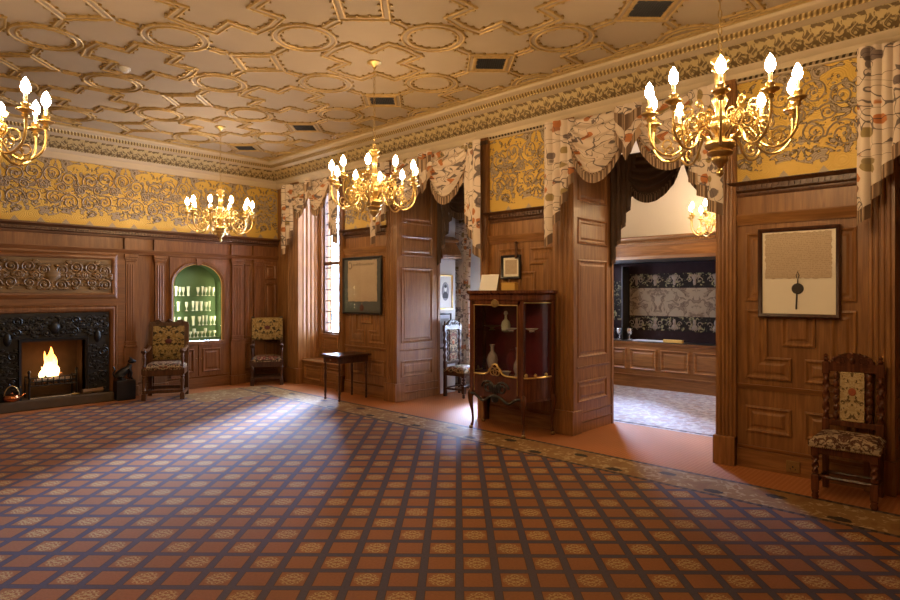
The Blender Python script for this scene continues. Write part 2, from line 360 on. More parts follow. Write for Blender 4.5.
# ---------------------------------------------------------------- mesh building
class MB:
    def __init__(s): s.v = []; s.f = []
    def add(s, vs, fs):
        o = len(s.v); s.v += [tuple(p) for p in vs]; s.f += [tuple(i+o for i in f) for f in fs]; return s
    def box(s, x0, x1, y0, y1, z0, z1, mp=None, bev=0.0):
        if bev > 0:
            b = min(bev, abs(x1-x0)*.45, abs(y1-y0)*.45, abs(z1-z0)*.45)
            vs = []
            for (z, i) in ((z0, b), (z0+b, 0), (z1-b, 0), (z1, b)):
                vs += [(x0+i, y0+i, z), (x1-i, y0+i, z), (x1-i, y1-i, z), (x0+i, y1-i, z)]
            fs = [(0, 3, 2, 1), (12, 13, 14, 15)]
            for k in range(3):
                for j in range(4): a = k*4; fs.append((a+j, a+(j+1) % 4, a+4+(j+1) % 4, a+4+j))
        else:
            vs = [(x0,y0,z0),(x1,y0,z0),(x1,y1,z0),(x0,y1,z0),(x0,y0,z1),(x1,y0,z1),(x1,y1,z1),(x0,y1,z1)]
            fs = [(0,3,2,1),(4,5,6,7),(0,1,5,4),(1,2,6,5),(2,3,7,6),(3,0,4,7)]
        if mp: vs = [mp(*p) for p in vs]
        return s.add(vs, fs)
    def grid(s, rows, cu=False, cv=False, caps=False):
        n = len(rows); m = len(rows[0]); vs = [p for r in rows for p in r]; fs = []
        for i in range(n if cv else n-1):
            for j in range(m if cu else m-1):
                i2 = (i+1) % n; j2 = (j+1) % m
                fs.append((i*m+j, i*m+j2, i2*m+j2, i2*m+j))
        if caps: fs.append(tuple(range(m))[::-1]); fs.append(tuple((n-1)*m+j for j in range(m)))
        return s.add(vs, fs)
    def tube(s, pts, r, seg=8, caps=True, closed=False, flat=1.0):
        P = [Vector(p) for p in pts]; n = len(P)
        R = r if isinstance(r, (list, tuple)) else [r]*n
        rows = []; up = None
        for i in range(n):
            a = P[(i-1) % n] if (closed or i > 0) else P[i]; b = P[(i+1) % n] if (closed or i < n-1) else P[i]
            t = (b-a); t = t.normalized() if t.length > 1e-9 else Vector((0, 0, 1))
            if up is None:
                up = Vector((0, 0, 1)) if abs(t.z) < .9 else Vector((1, 0, 0))
            up = up - t*up.dot(t)
            if up.length < 1e-6: up = t.orthogonal()
            up.normalize(); sd = t.cross(up)
            rows.append([P[i] + (sd*cos(2*PI*k/seg)*flat + up*sin(2*PI*k/seg))*R[i] for k in range(seg)])
        return s.grid(rows, cu=True, cv=closed, caps=caps and not closed)
    def lathe(s, prof, c=(0, 0, 0), seg=20, a0=0, a1=2*PI, caps=True, mp=None):
        full = abs(a1-a0-2*PI) < 1e-6; ns = seg if full else seg+1; rows = []
        for (r, z) in prof:
            row = [(c[0]+max(r, 1e-4)*cos(a0+(a1-a0)*k/seg), c[1]+max(r, 1e-4)*sin(a0+(a1-a0)*k/seg), c[2]+z) for k in range(ns)]
            rows.append([mp(*p) for p in row] if mp else row)
        return s.grid(rows, cu=full, caps=caps and full)
    def ell(s, c, r, seg=10, rings=6, mp=None):
        prof = []
        rows = []
        for i in range(rings+1):
            ph = -PI/2+PI*i/rings
            row = [(c[0]+r[0]*max(cos(ph), .02)*cos(2*PI*k/seg), c[1]+r[1]*max(cos(ph), .02)*sin(2*PI*k/seg), c[2]+r[2]*sin(ph)) for k in range(seg)]
            rows.append([mp(*p) for p in row] if mp else row)
        return s.grid(rows, cu=True, caps=True)
    def prism(s, poly, h0, h1, mp):
        n = len(poly); vs = [mp(a, b, h0) for a, b in poly]+[mp(a, b, h1) for a, b in poly]
        fs = [tuple(range(n))[::-1], tuple(range(n, 2*n))]+[(i, (i+1) % n, n+(i+1) % n, n+i) for i in range(n)]
        return s.add(vs, fs)
    def loops(s, poly, steps, mp, cap=True):
        """nested outlines (inset, height) of a rectilinear polygon: a moulded panel"""
        n = len(poly); ar = sum(poly[i][0]*poly[(i+1) % n][1]-poly[(i+1) % n][0]*poly[i][1] for i in range(n))
        if ar < 0: poly = poly[::-1]
        vs = []; fs = []
        for ins, h in steps:
            for i in range(n):
                p0 = poly[i-1]; p = poly[i]; p1 = poly[(i+1) % n]
                def nr(a, b):
                    dx, dy = b[0]-a[0], b[1]-a[1]; l = math.hypot(dx, dy) or 1; return (-dy/l, dx/l)
                n0 = nr(p0, p); n1 = nr(p, p1); dn = 1+n0[0]*n1[0]+n0[1]*n1[1]
                k = ins/max(dn, .3)
                vs.append(mp(p[0]+k*(n0[0]+n1[0]), p[1]+k*(n0[1]+n1[1]), h))
        for k in range(len(steps)-1):
            for i in range(n): fs.append((k*n+i, k*n+(i+1) % n, (k+1)*n+(i+1) % n, (k+1)*n+i))
        if cap: fs.append(tuple((len(steps)-1)*n+i for i in range(n)))
        return s.add(vs, fs)
    def sweep(s, path, prof, mp, closed=False, caps=False):
        """profile (offset, height) along a flat path with mitres"""
        n = len(path); rows = []
        for i in range(n):
            def dr(a, b):
                dx, dy = b[0]-a[0], b[1]-a[1]; l = math.hypot(dx, dy) or 1; return (dx/l, dy/l)
            d0 = dr(path[i-1], path[i]) if (closed or i > 0) else None
            d1 = dr(path[i], path[(i+1) % n]) if (closed or i < n-1) else None
            d0 = d0 or d1; d1 = d1 or d0
            n0 = (-d0[1], d0[0]); n1 = (-d1[1], d1[0]); dn = max(1+n0[0]*n1[0]+n0[1]*n1[1], .35)
            m = ((n0[0]+n1[0])/dn, (n0[1]+n1[1])/dn)
            rows.append([mp(path[i][0]+m[0]*o, path[i][1]+m[1]*o, h) for o, h in prof])
        return s.grid(rows, cv=closed, caps=False)
    def build(s, name, mat, parent=None, loc=None, rz=0.0, smooth=True, ang=40):
        me = D.meshes.new(name); me.from_pydata(s.v, [], s.f)
        bm = bmesh.new(); bm.from_mesh(me); bmesh.ops.recalc_face_normals(bm, faces=bm.faces); bm.to_mesh(me); bm.free()
        me.materials.append(mat if not isinstance(mat, str) else M[mat])
        if smooth:
            me.polygons.foreach_set('use_smooth', [True]*len(me.polygons)); me.set_sharp_from_angle(angle=math.radians(ang))
        me.update()
        o = D.objects.new(name, me); COL.objects.link(o)
        if parent is not None: o.parent = parent
        if loc is not None: o.location = loc
        if rz: o.rotation_euler = (0, 0, rz)
        return o

def tag(o, label=None, cat=None, group=None, kind=None):
    if label: o['label'] = label
    if cat: o['category'] = cat
    if group: o['group'] = group
    if kind: o['kind'] = kind
    return o
def thing(name, label, cat, loc=(0, 0, 0), rz=0.0, group=None):
    o = D.objects.new(name, None); COL.objects.link(o); o.location = loc; o.rotation_euler = (0, 0, rz); o.empty_display_size = .1
    return tag(o, label, cat, group)
def struct(o): return tag(o, kind='structure')
def copy_tree(o, parent=None):
    c = o.copy(); COL.objects.link(c)
    if parent is not None: c.parent = parent
    for ch in list(o.children): copy_tree(ch, c)
    return c
def onE(X): return lambda a, b, n: (X-n, a, b)          # a = y, b = z, n = out of an east wall (towards -x)
def onN(Y): return lambda a, b, n: (a, Y-n, b)          # a = x, out towards -y
def onS(Y): return lambda a, b, n: (a, Y+n, b)          # out towards +y
def rect(a0, a1, b0, b1): return [(a0, b0), (a1, b0), (a1, b1), (a0, b1)]
PANEL = [(0, 0), (.004, .016), (.016, .020), (.026, .012), (.036, .004), (.055, .002), (.075, .012)]
SUNK = [(0, 0), (.004, .016), (.016, .020), (.026, .012), (.038, .001)]
# ================================================================ THE SETTING
XE, XB, YN = 5.93, 6.75, 10.15           # east panelling face, back of the piers, north wall
XW, YS = -2.0, -2.3
# floor
struct(MB().box(XW-.2, 6.88, YS-.2, YN+.3, -.1, 0).build('floor', 'carpet'))
struct(MB().box(6.88, 10.2, .85, 5.6, -.1, 0).build('floor', 'carpet2'))
struct(MB().box(6.88, 7.1, YS-.2, .85, -.1, 0).build('floor', 'carpet2'))
fa = struct(MB().box(6.88, 8.0, 5.6, 7.4, -.1, 0).build('floor', 'carpet'))
# ceiling slab and its ribbed plaster pattern
ceil = struct(MB().box(XW-.2, XE+.3, YS-.2, YN+.3, CEIL, CEIL+.15).build('ceiling', 'plaster'))
PX, PY = 1.65, 1.715; CX0, CY0 = 4.74, 2.24      # pitch and first vent
bx0, bx1, by0, by1 = XW+.46, 5.47, YS+.46, 9.68
dn = lambda a, b, h: (a, b, CEIL-h)
RIBS = [[(s*.028-.011, 0), (s*.028-.010, .014), (s*.028-.004, .019), (s*.028+.004, .019), (s*.028+.010, .014), (s*.028+.011, 0)] for s in (-1, 1)]
MID = [(-.02, 0), (-.02, .007), (.02, .007), (.02, 0)]
plaster_rib = MB(); studs = MB(); rib_mid = MB()
def clip_runs(pts, closed):
    if closed: pts = pts+[pts[0]]
    dense = [pts[0]]
    for a, b in zip(pts, pts[1:]):
        l = math.hypot(b[0]-a[0], b[1]-a[1]); k = max(1, int(l/.06)) if l > .2 else 1
        dense += [(a[0]+(b[0]-a[0])*i/k, a[1]+(b[1]-a[1])*i/k) for i in range(1, k+1)]
    runs = []; cur = []
    for p in dense:
        if bx0 < p[0] < bx1 and by0 < p[1] < by1: cur.append(p)
        else:
            if len(cur) > 1: runs.append(cur)
            cur = []
    if len(cur) > 1: runs.append(cur)
    return runs, len(runs) == 1 and len(runs[0]) == len(dense)
def simp(r):
    out = [r[0]]
    for i in range(1, len(r)-1):
        a, b, c = out[-1], r[i], r[i+1]
        if abs((b[0]-a[0])*(c[1]-b[1])-(b[1]-a[1])*(c[0]-b[0])) > 1e-6: out.append(b)
    return out+[r[-1]]
def rib(pts, closed=False, stud=True):
    runs, whole = clip_runs(pts, closed)
    for r in runs:
        cl = closed and whole
        q = simp(r[:-1] if cl else r)
        if len(q) > 1:
            for pr_ in RIBS: plaster_rib.sweep(q, pr_, dn, closed=cl)
            rib_mid.sweep(q, MID, dn, closed=cl)
        if stud:
            acc = .04
            for a, b in zip(r, r[1:]):
                l = math.hypot(b[0]-a[0], b[1]-a[1]); d = ((b[0]-a[0])/(l or 1), (b[1]-a[1])/(l or 1))
                while acc < l:
                    for sgn in (-1, 1):
                        cx = a[0]+d[0]*acc-d[1]*sgn*.049; cy = a[1]+d[1]*acc+d[0]*sgn*.049
                        studs.box(cx-.011, cx+.011, cy-.011, cy+.011, CEIL-.014, CEIL+.004)
                    acc += .105
                acc -= l
ni0, ni1 = -5, 2; nj0, nj1 = -3, 6
kx, ky = PX/1.78, PY/1.81
for i in range(ni0, ni1):
    for j in range(nj0, nj1):
        qx, qy = CX0+i*PX, CY0+j*PY
        h = .29
        rib([(qx+h*kx, qy), (qx, qy+h*ky), (qx-h*kx, qy), (qx, qy-h*ky)], True)
        for ox, oy in ((PX/2, 0), (0, PY/2)):
            r = .325
            rib([(qx+ox+(r-.045)*kx*cos(2*PI*k/24), qy+oy+(r-.045)*ky*sin(2*PI*k/24)) for k in range(24)], True, True)
        for dx, dy in ((1, 0), (-1, 0), (0, 1), (0, -1)):
            a = .33; L = (PX if dx else PY)/2-.33
            rib([(qx+dx*a, qy+dy*a), (qx+dx*L, qy+dy*L)])
        sx, sy = qx+PX/2, qy+PY/2; w, e = .215, .49
        st = []
        for (ax, ay) in ((1, 0), (0, 1), (-1, 0), (0, -1)):
            px, py = -ay, ax
            st += [(w*ax+w*-px, w*ay+w*-py), (e*ax-w*px, e*ay-w*py), ((e+.03)*ax, (e+.03)*ay), (e*ax+w*px, e*ay+w*py)]
        rib([(sx+p[0]*kx, sy+p[1]*ky) for p in st], True)
for k, ins in enumerate((.0, .10)):
    p = [(bx0-ins, by0-ins), (bx1+ins, by0-ins), (bx1+ins, by1+ins), (bx0-ins, by1+ins)]
    for pr_ in RIBS: plaster_rib.sweep(p, pr_, dn, closed=True)
plaster_rib.build('rib', 'gilt_plaster', ceil, smooth=False); studs.build('stud', 'brass_dull', ceil, smooth=False); rib_mid.build('rib_field', 'plaster', ceil, smooth=False)
# ceiling cornice: a ring of mouldings round the room
def ring(prof, name, mat, kids=None):
    path = [(XW, YS), (XE, YS), (XE, YN), (XW, YN)]      # counter-clockwise: +offset is into the room
    return MB().sweep(path, prof, lambda a, b, h: (a, b, h), closed=True).build(name, mat, kids)
co = struct(ring([(0, 3.555), (.03, 3.56), (.045, 3.60), (.05, 3.645), (.085, 3.665), (.10, 3.69)], 'trim_1', 'cream'))
def ring_side(prof, name, ms):                        # the same band split by direction so its pattern follows the wall
    for path, m in (([(XE, YS), (XE, YN)], ms[1]), ([(XW, YN), (XW, YS)], ms[1]), ([(XE, YN), (XW, YN)], ms[0]), ([(XW, YS), (XE, YS)], ms[0])):
        a, b = Vector((*path[0], 0)), Vector((*path[1], 0)); d = (b-a).normalized(); nrm = Vector((-d.y, d.x, 0))
        rows = []
        for end, sg in ((a, 1), (b, -1)):
            rows.append([tuple(end+nrm*o+d*o*sg+Vector((0, 0, h))) for o, h in prof])
        MB().grid(rows).build(name, m, co)
ring_side([(.10, 3.69), (.12, 3.70), (.16, 3.76), (.215, 3.825), (.23, 3.845)], 'relief_band', ('band_x', 'band_y'))
ring([(.23, 3.845), (.245, 3.85), (.285, 3.868), (.30, 3.872)], 'fillet', 'cream', co)
ring_side([(.30, 3.872), (.305, 3.885), (.325, 3.892), (.34, 3.90), (.345, 3.91)], 'gilt_bead', ('rope_x', 'rope_y'))
ring([(.345, 3.91), (.40, 3.925), (.415, 3.94), (.42, 3.96), (.46, 3.972)], 'fillet', 'cream', co)

# ---- shared wall kit
def dentils(mb, mp, a0, a1, z0=2.47, z1=2.62, p=.10):
    """carved cornice with a row of dentils"""
    prof = [(0, z0), (.012, z0), (.02, z0+.02), (.02, z0+.035), (.05, z0+.05), (.05, z0+.095), (.062, z0+.10), (p-.015, z0+.118), (p, z0+.13), (p, z1), (0, z1)]
    rows = []
    for a, k in ((a0, 1), (a1, -1)): rows.append([mp(a-k*o*.7, z, o) for o, z in prof])
    mb.grid(rows, caps=True)
    n = int((a1-a0)/.045)
    for i in range(n):
        a = a0+(i+.5)*(a1-a0)/n
        mb.box(a-.012, a+.012, z0+.056, z0+.09, .045, .064, mp)
def moulding(mb, mp, a0, a1, z0, z1, p, ret=0):
    h = z1-z0
    prof = [(0, z0), (p*.35, z0), (p*.4, z0+h*.25), (p*.7, z0+h*.45), (p*.75, z0+h*.6), (p, z0+h*.8), (p, z1), (0, z1)]
    mb.grid([[mp(a, z, o) for o, z in prof] for a in (a0, a1)], caps=True)
def reeds(mb, mp, a0, a1, z0, z1, n, d=.018):
    w = (a1-a0)/n
    for i in range(n):
        c = a0+w*(i+.5)
        mb.grid([[mp(c+w*.42*cos(t), z, d*sin(t)) for t in (0, PI/4, PI/2, 3*PI/4, PI)] for z in (z0, z1)])
def scrolls(mb, mp, a0, a1, z0, z1, r=.016, seed=1, pitch=.47, depth=.012, lv=1.0, seg=5):
    """mirrored acanthus scrollwork laid over a flat field"""
    rnd = random.Random(seed); H = z1-z0; W = a1-a0
    n = max(1, round(W/pitch)); pw = W/n
    spots = [(.27, .24, .17, 0, 1), (.72, .30, .14, 2.2, -1), (.30, .66, .15, 3.6, -1), (.74, .74, .17, 5.0, 1), (.05, .48, .09, 1.0, 1), (.96, .52, .09, 2.0, -1), (.52, .50, .10, .5, 1)]
    leaves = [(.5*rnd.random()+.25*(k % 3), rnd.random(), rnd.random()*PI) for k in range(9)]
    for k in range(n):
        A0 = a0+k*pw
        fx = (lambda u: A0+u*pw) if k % 2 == 0 else (lambda u: A0+pw-u*pw)
        sg0 = 1 if k % 2 == 0 else -1
        for (u, v, R, ph, sg) in spots:
            R = R*min(H, pw*1.6); pts = []; rs = []
            for i in range(27):
                f = i/26; t = ph+sg*f*3.6*PI; q = R*(1.0-.82*f)
                aa = fx(u)+sg0*q*cos(t); zz = z0+v*H+q*sin(t)
                pts.append(mp(min(max(aa, a0+r), a1-r), min(max(zz, z0+r), z1-r), depth*.5)); rs.append(r*(1.1-.5*f))
            mb.tube(pts, rs, seg)
            for i in range(5):
                t = ph+i*1.25; q = R*1.12
                aa = fx(u)+sg0*q*cos(t); zz = z0+v*H+q*sin(t); l = r*2.1*lv
                if a0+l < aa < a1-l and z0+l < zz < z1-l: mb.ell((aa, zz, 0), (l, r*1.3*lv, depth), 6, 4, mp)
            mb.ell((min(max(fx(u), a0+r*2), a1-r*2), z0+v*H, 0), (r*2, r*2, depth*1.3), 8, 4, mp)
        for (u, v, t) in leaves:
            aa = fx(u); zz = z0+H*(.06+.88*v); l = r*2.4*lv
            if a0+l < aa < a1-l: mb.ell((aa, min(max(zz, z0+l), z1-l), 0), (l, l*.6, depth), 6, 4, mp)

def L_left(c, mirror=1, z0=.82, z1=1.46, foot_low=True):
    a = [.435*mirror, .05*mirror, .245*mirror]; fh = .21
    if foot_low: return [(c+a[0], z0), (c+a[1], z0), (c+a[1], z0+fh), (c+a[2], z0+fh), (c+a[2], z1), (c+a[0], z1)]
    return [(c+a[0], z0), (c+a[2], z0), (c+a[2], z1-fh), (c+a[1], z1-fh), (c+a[1], z1), (c+a[0], z1)]
def side_panels(mb, mp):
    """panels on the reveals; a = x between 5.88 and 6.72"""
    for z0, z1 in ((2.66, 3.46), (2.17, 2.48), (.86, 2.0), (.35, .60)): mb.loops(rect(5.955, 6.62, z0, z1), PANEL, mp)
    moulding(mb, mp, 5.94, 6.68, .735, .765, .02); moulding(mb, mp, 5.90, 6.74, .215, .235, .014); moulding(mb, mp, 5.90, 6.74, .105, .125, .016)

def pier(y0, y1, c, pl0, pl1, label=None):
    """y0 < y1; pl0 / pl1 widths of the posts at the low / high end"""
    w = struct(MB().box(XE, XB, y0+.01, y1-.01, 0, 3.6).build('wall_east', 'oak'))
    mp = onE(XE)
    pn = MB()
    a0, a1 = y0+pl0, y1-pl1
    for m in (1, -1):
        pn.loops(L_left(c, m, .82, 1.46, True), PANEL, mp); pn.loops(L_left(c, m, 1.53, 2.16, False), PANEL, mp)
        pn.loops(rect(min(c+.435*m, c+.05*m), max(c+.435*m, c+.05*m), .33, .575), PANEL, mp)
    pn.loops(rect(c-.135, c+.135, 1.13, 1.46), PANEL, mp); pn.loops(rect(c-.135, c+.135, 1.53, 1.87), PANEL, mp)
    pn.build('panel', 'oak', w, ang=25)
    rl = MB(); moulding(rl, mp, a0, a1, 2.235, 2.335, .045); moulding(rl, mp, a0, a1, .725, .77, .028)
    moulding(rl, mp, a0, a1, .165, .205, .022); rl.box(a0, a1, 0, .17, 0, .022, mp)
    rl.build('rail', 'oak_y', w)
    dc = MB(); dentils(dc, mp, a0, a1, 2.50, 2.625, .10); dc.build('cornice', 'oak_dark', w)
    MB().box(a0, a1, 2.625, 3.56, 0, .008, mp).build('frieze', 'damask_y', w)
    sc = MB(); scrolls(sc, onE(XE-.008), a0+.02, a1-.02, 2.76, 3.54, .008, 4, .47, .014, 1.0, 4); sc.build('scrollwork', 'relief', w)
    fc = MB(); moulding(fc, mp, a0, a1, 3.56, 3.59, .06); fc.build('rope_moulding', 'rope_dk', w)
    for (p0, p1) in ((y0, y0+pl0), (y1-pl1, y1)):
        ps = MB(); ps.box(5.875, 6.02, p0, p1, 0, 3.6); e = .014
        ps.box(5.835, 6.03, p0-e*(p0 == y0), p1+e*(p1 == y1), 0, .27, bev=.006)
        reeds(ps, onE(5.875), p0+.02, p1-.02, .27, 3.56, 4 if p1-p0 > .15 else 3, .014)
        ps.build('post', 'oak', w)
    sp = MB()
    for mpS, yy in ((onS, y1), (onN, y0)):
        f = mpS(yy-.01 if mpS is onS else yy+.01)
        side_panels(sp, f)
    sp.build('reveal_panel', 'oak', w, ang=25)
    bk = MB(); bk.box(6.74, 6.79, y0, y1, 0, 3.6); bk.build('back_board', 'oak', w)
    return w
pier(.74, 2.12, 1.435, .20, .18)
pier(3.68, 5.07, 4.375, .28, .12)
w0 = pier(6.70, 8.14, 7.47, .25, .10)
# header over the openings
hd = struct(MB().box(5.945, 6.79, YS, 8.2, 3.565, 4.05).build('wall_east', 'cream'))
# bay with the leaded window
XWIN = 6.32
b = struct(MB().box(XWIN, XWIN+.2, 8.10, 9.40, 0, .88).build('wall_east', 'oak'))
MB().box(XWIN, XWIN+.2, 8.10, 9.40, 3.46, 4.05).build('header', 'oak', b)
MB().box(XWIN, XWIN+.2, 8.10, 8.20, .88, 3.46).build('jamb', 'oak', b); MB().box(XWIN, XWIN+.2, 9.28, 9.40, .88, 3.46).build('jamb', 'oak', b)
m_ = MB().box(5.90, XWIN+.2, 9.36, 9.76, 0, 4.0); m_.box(XE, XWIN+.2, 9.7, YN+.2, 0, 4.0); m_.build('return', 'oak', b)
MB().box(5.945, XWIN+.2, 8.1, 9.4, 3.50, 4.05).build('soffit', 'oak', b)
m_ = MB(); m_.box(5.875, 6.0, 9.352, 9.72, 0, 3.6); m_.box(5.835, 6.0, 9.338, 9.735, 0, .27, bev=.006); reeds(m_, onE(5.875), 9.38, 9.70, .27, 3.56, 6, .014); m_.build('post', 'oak', b)
m_ = MB(); reeds(m_, onN(9.36), 5.95, 6.30, .44, 3.4, 4, .016); m_.build('reveal_panel', 'oak', b)
m_ = MB(); m_.loops(rect(8.25, 8.72, .50, .84), PANEL, onE(XWIN)); m_.loops(rect(8.78, 9.25, .50, .84), PANEL, onE(XWIN)); m_.build('panel', 'oak_y', b, ang=25)
MB().box(5.94, XWIN, 8.14, 9.36, .395, .435, bev=.012).build('window_seat', 'oak_y', b)
m_ = MB(); m_.box(5.98, XWIN, 8.14, 9.36, 0, .395); m_.loops(rect(8.20, 8.72, .08, .34), PANEL, onE(5.98)); m_.loops(rect(8.78, 9.30, .08, .34), PANEL, onE(5.98)); m_.build('seat_front', 'oak_y', b, ang=25)
def leaded(name, X, y0, y1, z0, z1, lights, transom, nb, nr, coat=True):
    fr = MB(); w = .035
    fr.box(X, X+.07, y0, y0+w, z0, z1); fr.box(X, X+.07, y1-w, y1, z0, z1); fr.box(X, X+.07, y0, y1, z0, z0+w); fr.box(X, X+.07, y0, y1, z1-w, z1)
    fr.box(X, X+.07, y0, y1, transom-.03, transom+.03)
    for k in range(1, lights):
        yy = y0+(y1-y0)*k/lights; fr.box(X, X+.07, yy-.025, yy+.025, z0, z1)
    win = struct(fr.build(name, 'oak_dark'))
    ld = MB(); lw = .009
    for k in range(1, nb*lights):
        yy = y0+(y1-y0)*k/(nb*lights); ld.box(X+.03, X+.042, yy-lw, yy+lw, z0, z1)
    for k in range(1, nr):
        zz = z0+(z1-z0)*k/nr; ld.box(X+.03, X+.042, y0, y1, zz-lw, zz+lw)
    if coat:
        for k in range(lights):
            yc = y0+(y1-y0)*(k+.5)/lights
            for (d, e) in ((.10, .12), (.06, .07)):
                ld.tube([(X+.036, yc-d, 1.18-e), (X+.036, yc+d, 1.18-e), (X+.036, yc+d, 1.18+e), (X+.036, yc-d, 1.18+e)], .008, 4, closed=True)
    ld.build('leading', 'lead', win)
    MB().box(X+.034, X+.038, y0+.02, y1-.02, z0+.02, z1-.02).build('glazing', 'pane', win)
    return win
leaded('window_1', XWIN+.05, 8.20, 9.28, .88, 3.46, 2, 2.15, 3, 13)
# ---- north wall
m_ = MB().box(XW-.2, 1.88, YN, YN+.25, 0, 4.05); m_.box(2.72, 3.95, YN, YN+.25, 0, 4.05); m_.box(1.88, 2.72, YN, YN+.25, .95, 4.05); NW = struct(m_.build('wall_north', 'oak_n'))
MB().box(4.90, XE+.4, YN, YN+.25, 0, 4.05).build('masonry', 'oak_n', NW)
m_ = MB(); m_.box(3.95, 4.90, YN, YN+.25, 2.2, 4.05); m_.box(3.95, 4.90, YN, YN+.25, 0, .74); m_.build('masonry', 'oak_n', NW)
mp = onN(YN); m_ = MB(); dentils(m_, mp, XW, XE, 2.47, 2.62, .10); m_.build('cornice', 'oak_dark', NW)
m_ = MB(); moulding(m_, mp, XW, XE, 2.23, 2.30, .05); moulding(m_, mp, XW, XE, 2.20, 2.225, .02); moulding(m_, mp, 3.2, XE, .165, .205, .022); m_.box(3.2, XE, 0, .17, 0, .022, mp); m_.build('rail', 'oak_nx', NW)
MB().box(XW, XE, 2.62, 3.56, 0, .008, mp).build('frieze', 'damask_x', NW)
m_ = MB(); scrolls(m_, onN(YN-.008), XW+.02, XE-.02, 2.76, 3.54, .009, 7, .47, .014, 1.0, 4); m_.build('scrollwork', 'relief', NW)
def pilaster(a0, a1):
    p = MB(); c = (a0+a1)/2
    p.box(a0, a1, .80, 2.10, 0, .045, mp); reeds(p, onN(YN-.045), a0+.02, a1-.02, .88, 2.06, 3, .008)
    for (z0, z1, e, d) in ((2.10, 2.125, .008, .055), (2.125, 2.165, .018, .065), (2.165, 2.22, .03, .08), (.76, .80, .025, .075), (.80, .83, .012, .06), (.83, .86, .018, .065)):
        p.box(a0-e, a1+e, z0, z1, 0, d, mp, bev=.006)
    p.box(a0-.03, a1+.03, 0, .76, 0, .06, mp); p.box(a0-.045, a1+.045, 0, .16, 0, .08, mp, bev=.006); p.box(a0-.02, a1+.02, 2.30, 2.47, 0, .05, mp)
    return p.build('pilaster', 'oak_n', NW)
for a in ((1.17, 1.31), (3.28, 3.42), (3.72, 3.87), (5.02, 5.22), (5.44, 5.58)): pilaster(*a)
m_ = MB()
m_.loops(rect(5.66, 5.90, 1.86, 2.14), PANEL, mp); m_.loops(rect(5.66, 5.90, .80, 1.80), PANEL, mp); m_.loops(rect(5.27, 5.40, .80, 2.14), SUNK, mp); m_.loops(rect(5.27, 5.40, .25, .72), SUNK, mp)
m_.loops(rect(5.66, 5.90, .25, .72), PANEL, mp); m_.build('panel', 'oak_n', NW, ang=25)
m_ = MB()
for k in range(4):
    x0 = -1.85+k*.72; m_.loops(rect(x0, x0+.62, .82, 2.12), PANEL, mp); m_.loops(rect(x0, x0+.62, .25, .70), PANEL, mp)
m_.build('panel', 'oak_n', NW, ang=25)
# ---- the two walls behind the camera
for nm, bxs, mpw, a0, a1, fm in (('wall_west', (XW-.2, XW, YS, YN), lambda a, b, n: (XW+n, a, b), YS, YN, 'damask_y'), ('wall_south', (XW-.2, XE+.3, YS-.2, YS), lambda a, b, n: (a, YS+n, b), XW, XE, 'damask_x')):
    w = struct(MB().box(*bxs, 0, 4.05).build(nm, 'oak'))
    MB().box(a0, a1, 2.62, 3.56, 0, .008, mpw).build('frieze', fm, w)
    m_ = MB(); dentils(m_, mpw, a0, a1); m_.build('cornice', 'oak_dark', w)
    m_ = MB(); n = int((a1-a0)/.9)
    for k in range(n):
        x0 = a0+(k+.08)*(a1-a0)/n; x1 = a0+(k+.92)*(a1-a0)/n
        m_.loops(rect(x0, x1, .82, 2.2), PANEL, mpw); m_.loops(rect(x0, x1, .25, .70), PANEL, mpw)
    m_.build('panel', 'oak', w, ang=25)
# east wall south of the last opening
struct(MB().box(XE, XB, YS, -.88, 0, 3.6).build('wall_east', 'oak'))
# ---- the alcove behind the second opening
al = struct(MB().box(6.78, 7.20, 6.76, 6.96, 0, 4.05).build('wall_alcove', 'white_wall'))
m_ = MB(); m_.grid([[(6.80, 6.76-e, z), (7.14+e, 6.76-e, z), (7.14+e, 6.80, z), (6.80, 6.80, z)] for z, e in ((2.16, .05), (2.165, .10), (2.195, .115), (2.21, .10), (2.22, .105), (2.24, .10), (2.30, .085), (2.36, .06), (2.40, .045), (2.43, .04), (2.44, .065), (2.47, .075), (2.49, .06), (2.51, .03), (2.53, .01))], cu=True, caps=True); m_.build('corbel', 'oak', al)
m_ = MB().box(7.80, 8.0, 5.5, 7.4, 0, .72); m_.box(7.80, 8.0, 5.5, 7.4, 1.55, 4.05); m_.box(7.80, 8.0, 7.05, 7.4, .72, 1.55); m_.box(7.80, 8.0, 5.5, 5.75, .72, 1.55)
m_.box(6.78, 8.0, 7.2, 7.4, 0, 4.05); w = struct(m_.build('wall_alcove', 'white_wall'))
MB().box(7.70, 7.84, 5.5, 7.1, .69, .73, bev=.01).build('sill', 'white_wall', w)
struct(MB().box(6.78, 8.0, 5.5, 7.4, CEIL, CEIL+.1).build('ceiling', 'white_wall'))
leaded('window_2', 7.84, 5.75, 7.05, .72, 1.55, 2, 1.3, 3, 5, False)
